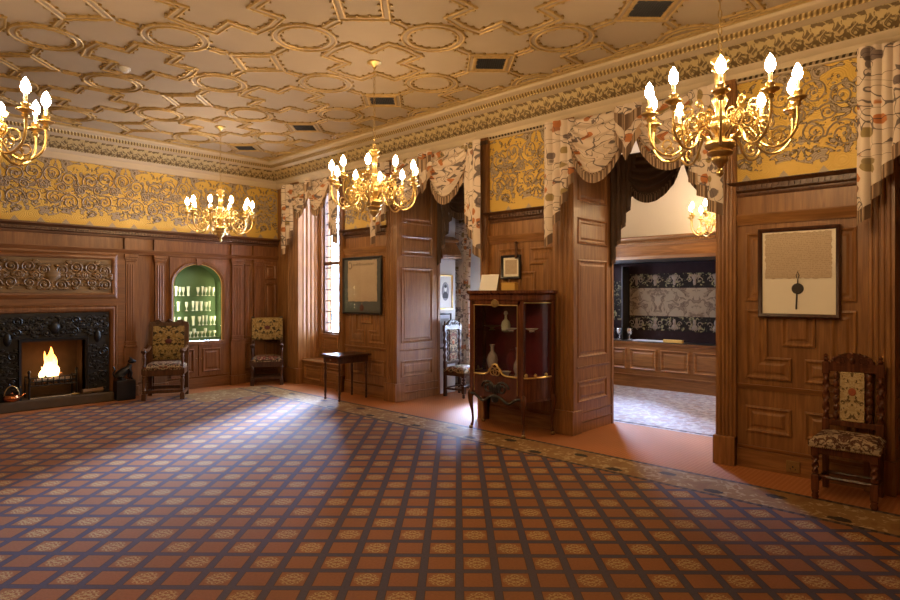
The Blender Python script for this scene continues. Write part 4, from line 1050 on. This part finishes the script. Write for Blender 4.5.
def cushion(m, x0, x1, y0, y1, z0, h, n=14, flare=0.0):
    rows = []
    for j in range(n+1):
        v = j/n; row = []
        for i in range(n+1):
            u = i/n; e = (1-abs(2*u-1)**5)*(1-abs(2*v-1)**5)
            fx = (u-.5)*(x1-x0)*(1+flare*(1-v)); row.append(((x0+x1)/2+fx, y0+(y1-y0)*v, z0+h*(.45*min(1, e*2.5)+.55*e)))
        rows.append(row)
    m.grid(rows)
    b = [rows[0][i] for i in range(n+1)]+[rows[j][n] for j in range(1, n+1)]+[rows[n][i] for i in range(n-1, -1, -1)]+[rows[j][0] for j in range(n-1, 0, -1)]
    m.grid([b, [(p[0], p[1], z0-.035) for p in b]], cu=True)
W_ = 'walnut_red'
def high_chair(label, loc, rz, w=.46, d=.42, hs=.47, ht=1.12, nd='needle_pale', ns='needle_seat', wd='walnut_red', bw=.082):
    r = thing('high_backed_chair', label, 'chair', loc, rz)
    for s in (-1, 1):
        m = MB(); x = s*(w/2-.03); y = -d/2+.03
        m.lathe([(0, 0), (.018, 0), (.026, .02), (.02, .04), (.026, .055), (.014, .065)], (x, y, 0), 10); twist(m, x, y, .20, hs-.10, .021, 2.5); m.box(x-.024, x+.024, y-.024, y+.024, .065, .19, bev=.004); m.box(x-.026, x+.026, y-.026, y+.026, hs-.11, hs-.03, bev=.004)
        m.build('front_leg', wd, r)
        m = MB(); y = d/2-.03; x = s*(w/2-.035)
        m.box(x-.022, x+.022, y-.022, y+.022, 0, hs+.02, bev=.004); m.box(x-.024, x+.024, y-.024, y+.024, hs+.02, hs+.13, bev=.004)
        twist(m, x, y+.01, hs+.12, ht-.19, .022, 4); m.box(x-.025, x+.025, y-.015, y+.035, ht-.19, ht-.09, bev=.004)
        m.lathe([(0, 0), (.012, 0), (.022, .02), (.012, .035), (.018, .05), (.006, .065), (0, .066)], (x, y+.01, ht-.09), 10); m.build('back_post', wd, r)
    m = MB(); m.box(-w/2+.01, w/2-.01, -d/2+.01, d/2-.02, hs-.09, hs-.02, bev=.006); m.build('seat_rail', wd, r)
    m = MB(); cushion(m, -w/2-.005, w/2+.005, -d/2-.005, d/2-.03, hs, .055, flare=.04); st = m.build('seat', ns, r, ang=60)
    m = MB()
    for k in range(34):
        x = -w/2+.0+w*k/33; m.ell((x, -d/2-.008, hs-.032), (.005, .004, .005), 6, 4)
    m.build('nailing', 'brass_dull', st)
    m = MB(); y0 = d/2-.03
    m.tube([(-w/2+.03, y0, .13), (w/2-.03, y0, .13)], .014, 8); twist_pts = None
    for s in (-1, 1): m.tube([(s*(w/2-.03), -d/2+.03, .125), (s*(w/2-.03), y0, .125)], .016, 8)
    m.tube([(-w/2+.03, -.02, .135), (w/2-.03, -.02, .135)], .017, 8); m.build('stretcher', wd, r)
    yb = d/2-.02
    MB().box(-w/2+.03, w/2-.03, yb-.02, yb+.015, ht-.165, ht-.12, bev=.005).build('back_rail', wd, r); MB().box(-w/2+.03, w/2-.03, yb-.02, yb+.015, hs+.075, hs+.12, bev=.005).build('back_rail', wd, r)
    q = lambda a, b, n: (a, yb-n, b)
    m = MB(); zc = ht-.125; pts = [(-.17, zc)]+[(.15*cos(PI-PI*i/14), zc+.03+.085*sin(PI*i/14)) for i in range(15)]+[(.17, zc)]
    m.prism(pts, -.01, .018, q)
    for sp in ((-.08, 1), (.08, -1)):
        m.tube([q(sp[0]+(.055-.04*i/16)*cos(sp[1]*i*.5), zc+.05+(.04-.03*i/16)*sin(i*.5), .022) for i in range(17)], .007, 5)
    for i in range(9): m.ell(q(.14*cos(PI-PI*(i+.5)/9), zc+.03+.078*sin(PI*(i+.5)/9), .014), (.014, .012, .014), 7, 4)
    m.ell(q(0, zc+.055, .02), (.022, .014, .028), 8, 5); m.build('crest', wd, r)
    m = MB(); m.box(-bw, bw, yb-.024, yb+.012, hs+.12, ht-.165, bev=.008); bk = m.build('back_panel', nd, r)
    m = MB()
    for (a, b, e, col) in ((0, (hs+ht)/2+.03, 1, 0),):
        m.lathe([(0, 0), (.028, 0), (.024, .006), (0, .008)], (0, 0, 0), 14, mp=lambda x, y, z: (x, yb-.024-z, (hs+ht)/2+.02+y*1.15))
    m.build('shield', 'shield_red', bk)
    m = MB()
    for s in (-1, 1):
        zz0, zz1 = hs+.125, ht-.17; n = 26
        m.tube([(s*(bw+.028+.020*sin(i/n*3*2*PI)), yb-.006, zz0+(zz1-zz0)*i/n) for i in range(n+1)], .010, 6)
        for i in range(6): m.ell((s*(bw+.03), yb-.008, zz0+(zz1-zz0)*(i+.5)/6), (.022, .012, .03), 7, 5)
    m.build('side_scroll', wd, r); return r
high_chair('high-backed barley-twist chair with pale tapestry back beside the framed deed', (5.575, 1.0, 0), -PI/2+.03, w=.44, d=.44, hs=.445, ht=1.13)
high_chair('tall narrow-backed chair standing in the alcove before the curtain', (6.97, 6.40, 0), .12, w=.46, d=.42, hs=.42, ht=1.20, nd='needle_dark', ns='needle_dark', wd='walnut', bw=.09)

def arm_chair(name, label, loc, rz, w, d, hs, za, pz0, pz1, crest, wd='brown', nb='needle_gold', ns='needle_dark', pw=.0):
    r = thing(name, label, 'armchair', loc, rz)
    for s in (-1, 1):
        x = s*(w/2-.035)
        m = MB(); turned(m, x, -d/2+.035, .10, hs-.06, .03); m.box(x-.032, x+.032, -d/2+.003, -d/2+.067, 0, .10, bev=.006); m.box(x-.032, x+.032, -d/2+.003, -d/2+.067, hs-.08, hs+.01, bev=.005); turned(m, x, -d/2+.045, hs+.01, za-.02, .025); m.build('front_leg', wd, r)
        m = MB(); rk = .06
        m.grid([[(x+a*.028, d/2-.035+b*.03+e, z) for a, b in ((-1, -1), (1, -1), (1, 1), (-1, 1))] for z, e in ((0, 0), (hs, 0), (za, .01), (pz1+.02, rk))], cu=True, caps=True); m.build('back_post', wd, r)
        m = MB(); pts = cr([(x, -d/2-.02, za-.015), (x, -d/2+.03, za+.012), (x, 0, za-.01), (x, d/2-.03, za+.03)], 5); m.tube(pts, [.034, .036, .036, .035, .033, .032, .03, .03, .029, .028, .028, .027, .026, .026, .025, .025][:len(pts)], 8); m.build('armrest', wd, r)
    m = MB(); m.box(-w/2+.02, w/2-.02, -d/2+.01, d/2-.01, hs-.11, hs-.015, bev=.006)
    m.build('seat_rail', wd, r)
    m = MB(); cushion(m, -w/2+.03, w/2-.03, -d/2+.0, d/2-.05, hs+.02, .06); m.build('seat', ns, r, ang=60)
    m = MB(); m.box(-w/2+.03, w/2-.03, -d/2+.02, -d/2+.055, .10, .15, bev=.006)
    for s in (-1, 1): m.box(s*(w/2-.035)-.018, s*(w/2-.035)+.018, -d/2+.05, d/2-.05, .06, .11, bev=.005)
    m.box(-w/2+.03, w/2-.03, d/2-.06, d/2-.03, .10, .15, bev=.006); m.build('stretcher', wd, r)
    def yb(z): return d/2-.035+.01+.05*max(0, (z-za)/(pz1-za+.001))
    pw = pw or w/2-.075
    if crest:
        m = MB()
        m.grid([[(a*(w/2-.03), yb(z)-b, z) for a, b in ((-1, .03), (1, .03), (1, -.02), (-1, -.02))] for z in (pz1-.03, pz1+.04)], cu=True, caps=True)
        m.grid([[(a*(w/2-.05), yb(z)-b, z) for a, b in ((-1, .03), (1, .03), (1, -.02), (-1, -.02))] for z in (pz0-.06, pz0+.0)], cu=True, caps=True)
        top = []
        n = 40
        for i in range(n+1):
            u = i/n*2-1; a = abs(u); top.append((u*(w/2-.015), pz1+.045+.055*(math.exp(-(a/.16)**2)*.9+.75*math.exp(-((a-.62)/.22)**2))))
        m.prism([(-w/2+.015, pz1)]+top+[(w/2-.015, pz1)], -.02, .028, lambda a, b, h: (a, yb(b)-h, b))
        for s in (-1, 1): m.tube([(s*(.16+(.06-.045*i/16)*cos(i*.5)), yb(pz1)-.034, pz1+.055+(.035-.025*i/16)*sin(i*.5)) for i in range(17)], .007, 5)
        m.ell((0, yb(pz1)-.03, pz1+.07), (.03, .014, .032), 8, 5)
        for s in (-1, 1): m.grid([[(s*(w/2-.045)+a*.032, yb(z)-b, z) for a, b in ((-1, .03), (1, .03), (1, -.02), (-1, -.02))] for z in (pz0-.05, pz1)], cu=True, caps=True)
        m.build('crest', wd, r)
    m = MB(); rows = []
    for z, e in ((pz0, .0), (pz0+.015, .012), ((pz0+pz1)/2, .026), (pz1-.015, .012), (pz1, 0)):
        rows.append([(a*pw, yb(z)-.022-(e if b > 0 else -.035 if not crest else -.01), z) for a, b in ((-1, 0), (-1, 1), (-.9, 1), (.9, 1), (1, 1), (1, 0))])
    m.grid(rows, cu=True, caps=True); bk = m.build('back_panel', nb, r)
    m = MB(); m.lathe([(0, 0), (.05, 0), (.04, .006), (0, .008)], (0, 0, 0), 12, mp=lambda x, y, z: (x, yb((pz0+pz1)/2)-.047-z, (pz0+pz1)/2+.02+y*.8)); m.build('rosette', 'wax_red', bk)
    return r
fx, fy = -.50, -.87
arm_chair('carved_armchair', 'carved high-backed armchair with gold tapestry standing before the glass niche', (3.70, 9.62, 0), math.atan2(-.50, .87), .60, .56, .47, .74, .56, 1.10, True)
arm_chair('low_armchair', 'oak armchair with square gold tapestry back in the far corner', (5.50, 9.76, 0), math.atan2(-.50, .86), .56, .46, .43, .70, .77, 1.17, False, wd='walnut', pw=.265)

# ================================================================ SIDE TABLE
tb = thing('side_table', 'small dark wooden side table under the framed charter', 'table', (5.57, 7.53, 0))
MB().box(-.31, .31, -.24, .24, .655, .685, bev=.01).build('top', 'walnut', tb)
m = MB(); m.box(-.27, .27, -.20, .20, .56, .655); m.build('apron', 'walnut', tb)
m = MB(); m.box(-.278, -.268, -.14, .14, .575, .64, bev=.004); dr = m.build('drawer', 'walnut_red', tb); MB().ell((-.285, 0, .607), (.012, .011, .011)).build('knob', 'brass_dull', dr)
for sx in (-1, 1):
    for sy in (-1, 1):
        m = MB(); turned(m, sx*.25, sy*.18, .04, .56, .019); m.lathe([(0, 0), (.016, 0), (.02, .02), (.012, .04), (0, .04)], (sx*.25, sy*.18, 0), 10); m.build('leg', 'walnut', tb)

# ================================================================ DISPLAY CABINET (front faces -x; local: front -y, width x)
CW, CD = .375, .42
cb = thing('display_cabinet', 'dark glazed display cabinet with bowed glass sides and gilt mounts', 'cabinet', (5.58, 4.40, 0), -PI/2)
def outline(e=0.0, n=8):
    """plan from back right round the front to back left"""
    p = [(CW+.14+e, CD/2)]
    for i in range(n+1):
        t = i/n*PI/2; p.append((CW-.0+.14*cos(t)**1.0+e*cos(t), CD/2-.03-(CD-.03)*sin(t)-e*sin(t)))
    return p+[(-x, y) for x, y in reversed(p)]
def slab(m, z0, z1, e0, e1=None):
    e1 = e0 if e1 is None else e1; a, b = outline(e0), outline(e1)
    m.grid([[(x, y, z0) for x, y in a], [(x, y, z1) for x, y in b]], cu=True, caps=True)
m = MB(); slab(m, 1.515, 1.535, .005, .02); slab(m, 1.535, 1.59, .012, .012); slab(m, 1.59, 1.61, .02, .045); slab(m, 1.61, 1.64, .045, .045); m.build('top', W_, cb)
m = MB(); slab(m, .40, .425, .01, .01); m.build('floor_board', W_, cb)
for s in (-1, 1):
    for (x, y) in ((s*CW, -CD/2+.02), (s*(CW+.13), CD/2-.03)):
        m = MB(); dx = s*.011; dy = -.012 if y < 0 else 0
        m.tube(cr([(x, y, .46), (x+dx*1.6, y+dy*1.6, .38), (x+dx*.4, y+dy*.4, .22), (x-dx*.2, y-dy*.2, .09), (x+dx, y+dy, .02), (x+dx*1.3, y+dy*1.3, 0)], 5), [.034, .035, .037, .038, .037, .034, .03, .027, .024, .021, .018, .016, .014, .013, .013, .013, .014, .015, .017, .019, .021, .022, .022, .022, .022, .022][:26], 9)
        lg = m.build('leg', W_, cb)
        m = MB(); m.ell((x+dx*1.1, y+dy*1.1, .02), (.026, .026, .022), 8, 5); m.ell((x+dx*1.7, y+dy*1.7, .39), (.02, .02, .045), 8, 5); m.build('mount', 'brass_dull', lg)
for s in (-1, 1):
    MB().box(s*CW-.022, s*CW+.022, -CD/2-.005, -CD/2+.035, .40, 1.52, bev=.006).build('corner_post', W_, cb); MB().box(s*(CW+.135)-.018, s*(CW+.135)+.018, CD/2-.06, CD/2, .40, 1.52, bev=.006).build('corner_post', W_, cb)
q = lambda a, b, n: (a, -CD/2-n, b)
dm = MB(); x1 = CW-.022
dm.box(-x1, -x1+.035, .42, 1.515, -.012, .012, q); dm.box(x1-.035, x1, .42, 1.515, -.012, .012, q); dm.box(-x1, x1, 1.475, 1.515, -.012, .012, q); dm.box(-x1, x1, .42, .45, -.012, .012, q)
dpts = [(-x1+.035, .45), (x1-.035, .45), (x1-.035, .66)]+[(x1-.035-(2*x1-.07)*i/24, .66+.13*math.exp(-((i/24-.5)/.13)**2)) for i in range(1, 24)]+[(-x1+.035, .66)]
dm.prism(dpts, -.008, .012, q)
dr = dm.build('door', W_, cb)
m = MB(); edge = [(-x1+.035+(2*x1-.07)*i/24, .665+.13*math.exp(-((i/24-.5)/.13)**2)) for i in range(25)]
m.tube([q(a, b, .016) for a, b in edge], .010, 6); m.tube([q(a, 1.47, .014) for a in (-x1+.03, x1-.03)], .006, 5)
for s in (-1, 1):
    m.tube([q(s*(.03+(.07-.05*i/20)*cos(i*.45)), .70+(.06-.045*i/20)*sin(i*.45), .018) for i in range(21)], .008, 5)
    m.tube([q(s*(x1-.035), b, .014) for b in (.46, 1.47)], .005, 5)
m.build('gilt_mount', 'gilt', dr)
m = MB(); m.lathe([(0, 0), (.055, 0), (.045, .012), (0, .018)], (0, 0, 0), 12, mp=lambda x, y, z: q(x, 1.49+y*.8, .012+z)); m.tube([q(.045*cos(t), 1.49+.04*sin(t), .022) for t in [2*PI*i/14 for i in range(14)]], .008, 5, closed=True); m.build('cartouche', 'brass_dull', dr)
MB().box(-x1+.03, x1-.03, .66, 1.48, -.004, .0, q).build('pane', 'case_glass', dr)
m = MB()                                               # carved black acanthus apron
for s in (-1, 1):
    m.tube([q(s*(.10+(.10-.08*i/22)*cos(i*.42)), .52+(.08-.06*i/22)*sin(i*.42), .016) for i in range(23)], .012, 6)
    m.tube([q(s*x, .42-.045*sin(x/CW*PI)+.02*sin(x/CW*3*PI), .012) for x in [CW*i/16 for i in range(17)]], .016, 6)
for i in range(5): m.ell(q((i-2)*.035, .50-abs(i-2)*-.012, .018), (.022, .014, .06), 8, 5)
m.ell(q(0, .40, .02), (.06, .02, .05), 10, 6); m.build('apron', 'black', cb)
for s in (-1, 1):
    pts = [(s*(CW+.14*cos(t)), CD/2-.03-(CD-.03)*sin(t)) for t in [PI/2*i/10 for i in range(11)]]
    pts = pts[:-1]
    m = MB(); m.grid([[(x, y, z) for x, y in pts] for z in (.66, 1.515)]); sd = m.build('side_pane' if s > 0 else 'side_view_block', 'case_glass' if s > 0 else 'crimson', cb)  # far side made opaque to block the bright alcove window behind it
    m = MB(); m.grid([[(x, y, z) for x, y in pts] for z in (.42, .66)]); m.build('side_panel', W_, cb)
    m = MB(); m.tube([(x, y, .665) for x, y in pts], .010, 6); m.tube([(x, y, 1.50) for x, y in pts], .007, 5)
    for k in range(3): m.ell((pts[2+3*k][0], pts[2+3*k][1], .69), (.02, .02, .025), 7, 5)
    m.build('gilt_mount', 'gilt', sd)
MB().box(-CW-.13, CW+.13, CD/2-.012, CD/2, .42, 1.52).build('back', 'crimson', cb)
m = MB(); a = outline(-.03); m.grid([[(x, y, 1.165) for x, y in a], [(x, y, 1.172) for x, y in a]], cu=True, caps=True); m.build('shelf', 'pane', cb)
m = MB(); slab(m, .64, .655, -.03); m.build('lower_shelf', 'crimson', cb)
def ornament(name, label, cat, prof, loc, mat, seg=16, grp=None):
    return tag(MB().lathe(prof, seg=seg).build(name, mat, None, loc), label, cat, grp)
VASE = [(0, 0), (.045, 0), (.05, .015), (.035, .03), (.06, .10), (.07, .16), (.05, .22), (.022, .26), (.022, .31), (.035, .34), (.03, .34), (.0, .30)]
JUG = [(0, 0), (.04, 0), (.03, .02), (.05, .08), (.045, .14), (.02, .19), (.016, .29), (.026, .33), (.02, .33), (.0, .3)]
ornament('vase', 'tall pale vase on the left of the lower cabinet shelf', 'vase', VASE, (5.55, 4.60, .656), 'porcelain')
ornament('vase', 'slender figured ewer on the right of the lower cabinet shelf', 'vase', JUG, (5.52, 4.20, .656), 'porcelain')
ornament('bowl', 'small pale bowl between the two vases in the cabinet', 'bowl', [(0, 0), (.03, 0), (.03, .012), (.06, .05), (.056, .05), (.0, .02)], (5.47, 4.33, .656), 'white_paper')
ornament('vase', 'dark bulbous vase behind the two pale vases in the cabinet', 'vase', VASE[:8]+[(.03, .28), (0, .28)], (5.68, 4.41, .656), 'crimson')
ornament('decanter', 'clear stoppered decanter standing on the upper cabinet shelf', 'decanter', [(0, 0), (.05, 0), (.055, .06), (.045, .10), (.016, .13), (.014, .18), (.026, .19), (.02, .22), (0, .23)], (5.58, 4.42, 1.173), 'goblet')
ornament('dish', 'pale dish in the middle of the upper cabinet shelf', 'dish', [(0, 0), (.03, 0), (.03, .01), (.075, .03), (.07, .032), (.0, .015)], (5.50, 4.28, 1.173), 'white_paper')
ornament('dish', 'dark footed dish at the left of the upper cabinet shelf', 'dish', [(0, 0), (.04, 0), (.02, .012), (.02, .025), (.10, .05), (.095, .052), (0, .03)], (5.52, 4.58, 1.173), 'brass_dull')
ornament('dish', 'pale dish behind the bowed side pane of the cabinet', 'dish', [(0, 0), (.03, 0), (.03, .01), (.075, .03), (.07, .032), (.0, .015)], (5.60, 4.06, 1.173), 'white_paper')
c = thing('notice_card', 'white printed card leaning on top of the display cabinet', 'card', (5.72, 4.80, 1.64), 0)
MB().grid([[(-.02, y, 0), (.03, y, .20)] for y in (-.14, .14)]).build('sheet', 'white_paper', c)
m = MB(); m.grid([[(-.012, y, 0), (.038, y, .20)] for y in (-.145, .145)]); m.box(.014, .03, -.06, .06, 0, .08); m.build('stand', 'black', c)
c = thing('gold_box', 'small gold coloured box on the cabinet top by the framed picture', 'box', (5.68, 4.44, 1.64), 0)
MB().box(-.035, .035, -.10, .10, 0, .075, bev=.004).build('body', 'card_gold', c); MB().box(-.038, .038, -.103, .103, .075, .095, bev=.004).build('lid', 'card_gold', c)
def framed(name, label, cat, X, y0, y1, z0, z1, fw, fm, mats, tilt=0.0):
    """picture on an east wall; mats = list of (y0,y1,z0,z1,material,name) from back to front"""
    r = thing(name, label, cat, (X, (y0+y1)/2, z0), 0); w = (y1-y0)/2; h = z1-z0
    q = lambda a, b, n: (-n, a, b)
    MB().box(-w+.005, w-.005, .005, h-.005, 0, .010, q).build('backing', mats[0], r)
    m = MB(); m.sweep(rect(-w, w, 0, h), [(0, 0), (0, .028), (fw*.3, .036), (fw*.75, .03), (fw, .016), (fw, 0)], q, closed=True); m.build('frame', fm, r)
    MB().box(-w+fw, w-fw, fw, h-fw, .020, .022, q).build('glass', 'picture_glass', r)
    return r, q, w, h
r, q, w, h = framed('framed_picture', 'small dark-framed picture on the wall above the display cabinet', 'picture', XE-.02, 4.44, 4.74, 1.785, 2.08, .03, 'black', ['cream_mat'])
MB().box(-w+.06, w-.06, .06, h-.06, .010, .013, q).build('print', 'parchment', r)
m = MB(); m.box(-.115, -.085, h-.05, h+.14, .03, .05, q); m.lathe([(.02, -.02), (.026, .0), (.0, .02)], (0, 0, 0), 10, mp=lambda x, y, z: q(-.10+x, h+.15+z, .04+y)); m.build('hanger', 'brown', r)
# charters
def charter_edge(y0, y1, z0, z1, n=24, amp=.006, seed=1):
    rnd = random.Random(seed); p = []
    for i in range(n): p.append((y0+(y1-y0)*i/n, z0+rnd.uniform(-amp, amp)))
    for i in range(n): p.append((y1+rnd.uniform(-amp, amp), z0+(z1-z0)*i/n))
    for i in range(n): p.append((y1+(y0-y1)*i/n, z1+rnd.uniform(-amp, amp)))
    for i in range(n): p.append((y0+rnd.uniform(-amp, amp), z1+(z0-z1)*i/n))
    return p
r, q, w, h = framed('framed_deed', 'large framed parchment deed with a hanging seal above the high-backed chair', 'picture', XE-.025, 1.11, 1.75, 1.39, 2.185, .035, 'walnut', ['cream_mat'])
pa = MB().prism(charter_edge(-.255, .26, .37, .745, seed=2), .010, .013, q).build('parchment', 'parchment', r)
MB().prism(charter_edge(-.255, .26, .345, .415, seed=3), .013, .016, q).build('folded_edge', 'parchment', pa)
m = MB(); m.tube([q(.0, .405, .017), q(.012, .37, .018), q(.0, .33, .018), q(-.012, .37, .018)], .004, 5, closed=True); m.tube([q(.0, .33, .018), q(0, .29, .018)], .005, 5); m.tube([q(.006, .22, .017), q(.012, .075, .017)], .007, 5); m.build('seal_tag', 'wax', r)
MB().lathe([(0, 0), (.046, 0), (.048, .006), (.036, .009), (.02, .006), (0, .008)], (0, 0, 0), 18, mp=lambda x, y, z: q(x, .255+y, .013+z*.8)).build('seal', 'wax', r)
r, q, w, h = framed('framed_charter', 'framed manuscript charter on grey mount with a red seal above the side table', 'picture', XE-.025, 7.06, 8.04, 1.28, 2.185, .035, 'black', ['grey_mat'])
pa = MB().prism(charter_edge(-.37, .36, .20, .85, seed=5), .010, .013, q).build('parchment', 'parchment', r)
m = MB()                                                # decorated heading letters, as dark penwork
rnd = random.Random(8)
m.tube([q(.30+.045*cos(t), .77+.05*sin(t), .015) for t in [PI*.3+1.5*PI*i/14 for i in range(15)]], .006, 4)
for k in range(14):
    a = .22-k*.038; hh = rnd.uniform(.03, .05); m.tube([q(a, .765, .014), q(a-.008, .765+hh, .014)], .004, 4); m.tube([q(a-.004, .77+hh*.6, .014), q(a-.02, .77+hh*rnd.random(), .014)], .0025, 4)
m.build('heading', 'wax', pa)
MB().lathe([(0, 0), (.05, 0), (.053, .005), (.04, .008), (0, .006)], (0, 0, 0), 18, mp=lambda x, y, z: q(.0+x, .10+y, .012+z)).build('seal', 'wax_red', r)
m = MB(); m.box(-.006, .006, .12, .20, .011, .013, q); m.build('seal_tag', 'cord', r)
so = thing('wall_socket', 'small brass socket plate low on the panelled plinth', 'socket', (XE-.022, 1.47, .03))
q = lambda a, b, n: (-n, a, b)
MB().box(-.055, .055, 0, .10, 0, .010, q, bev=.004).build('plate', 'brass_dull', so)
m = MB(); m.ell((0, .05, .011), (.006, .010, .004), 8, 5, q); m.ell((.02, .03, .011), (.004, .007, .004), 8, 5, q); m.ell((-.02, .03, .011), (.004, .007, .004), 8, 5, q); m.build('pin', 'black', so)
# alcove portraits (on the wall facing -y)
def portrait(label, x0, x1, z0, z1, frame, img):
    r = thing('framed_portrait', label, 'picture', ((x0+x1)/2, 6.757, z0), 0); w = (x1-x0)/2; h = z1-z0
    q = lambda a, b, n: (a, -n, b)
    MB().box(-w+.005, w-.005, .005, h-.005, 0, .01, q).build('mount', 'white_paper' if img else 'grey_paper', r)
    m = MB(); m.sweep(rect(-w, w, 0, h), [(0, 0), (0, .022), (.012, .026), (.026, .012), (.026, 0)], q, closed=True); m.build('frame', frame, r)
    disc = lambda mb, cx, cz, rx, rz, n0, n1: mb.prism([(cx+rx*cos(2*PI*i/24), cz+rz*sin(2*PI*i/24)) for i in range(24)], n0, n1, q)
    if img:
        m = MB(); disc(m, 0, h*.52, w*.5, h*.27, .010, .012); o = m.build('oval_ground', 'print_grey', r)
        m = MB(); disc(m, 0, h*.60, w*.17, h*.095, .012, .0135); o2 = m.build('face', 'white_paper', o)
        m = MB(); m.prism([(-w*.36, h*.32), (w*.36, h*.32), (w*.34, h*.44), (w*.12, h*.51), (-w*.12, h*.51), (-w*.34, h*.44)], .012, .013, q); disc(m, 0, h*.665, w*.17, h*.05, .0135, .0145); m.build('coat', 'print', o)
    else:
        MB().prism(rect(-w*.6, w*.6, h*.15, h*.85), .010, .012, q).build('print', 'print_grey', r)
    return r
portrait('gilt-framed oval portrait print of a person in a dark coat in the alcove', 6.79, 7.12, 1.35, 1.91, 'gilt', True)
portrait('dark-framed print low on the alcove wall behind the chair', 6.79, 7.09, .72, 1.29, 'black', False)

# ================================================================ NEXT ROOM: DISPLAY RECESS
dc = thing('textile_display', 'dark display recess with a broad scroll-patterned textile beyond the doorway', 'display', (9.98, 4.40, .78))
q = lambda a, b, n: (-n, a, b)
MB().box(-1.02, 1.1, 0, 1.42, 0, .02, q).build('backcloth', 'blackcloth', dc)
MB().box(-1.02, 1.1, 1.36, 1.42, .02, .29, q).build('soffit', 'black', dc)
m = MB(); m.box(-1.05, 1.12, -.005, .012, .0, .32, q); m.build('ledge', 'black', dc)
MB().box(-.98, .68, .44, .92, .022, .03, q).build('main_textile', 'scroll_cloth', dc)
for z0, z1 in ((.93, 1.17), (.19, .43)):
    s = MB().box(-.98, .68, z0, z1, .022, .028, q).build('flowered_strip', 'strip_cloth', dc)
    for k in range(5):
        a = .55-k*.34; m = MB(); zc = (z0+z1)/2
        up = 1 if z0 > .5 else -1
        m.ell((a, zc+.045*up, .029), (.05, .045, .006), 10, 4, q); m.ell((a, zc-.03*up, .029), (.028, .06, .006), 10, 4, q)
        for t in range(7): m.ell((a+(t-3)*.028, zc+(.088-abs(t-3)*.008)*up, .029), (.012, .022, .005), 6, 4, q)
        for sg in (-1, 1): m.tube([q(a+sg*(.085+(.045-.03*i/12)*cos(i*.5)), zc+(.05-.035*i/12)*sin(i*.5), .032) for i in range(13)], .007, 4)
        m.build('embroidered_motif', 'motif', s)
m = MB(); m.box(.70, .72, .0, 1.3, .02, .26, q); m.build('post', 'black', dc)
MB().box(.74, 1.05, .35, 1.05, .022, .028, q).build('side_textile', 'strip_cloth', dc)
TROPHY = [(0, 0), (.05, 0), (.05, .02), (.018, .035), (.015, .07), (.05, .11), (.06, .16), (.055, .20), (.048, .20), (.04, .12), (0, .09)]
for k, (y, lb) in enumerate(((5.36, 'silver cup at the left end of the display ledge'), (5.20, 'silver cup on the display ledge, next to the left end one'), (5.02, 'silver cup on the ledge, nearest the grey mat'))):
    o = ornament('silver_cup', lb, 'cup', TROPHY, (9.82, y, .793), 'silver', 14, 'silver cups on the display ledge')
tag(MB().box(-.11, .11, -.33, .33, 0, .012, bev=.003).build('display_mat', 'grey_paper', None, (9.82, 4.58, .793)), 'flat pale grey mat lying on the dark display ledge', 'mat')
tag(MB().box(-.03, .03, -.16, .16, 0, .05, bev=.004).build('caption_plaque', 'card_gold', None, (9.70, 4.18, .793)), 'small pale gold plaque on the front of the display ledge', 'plaque')
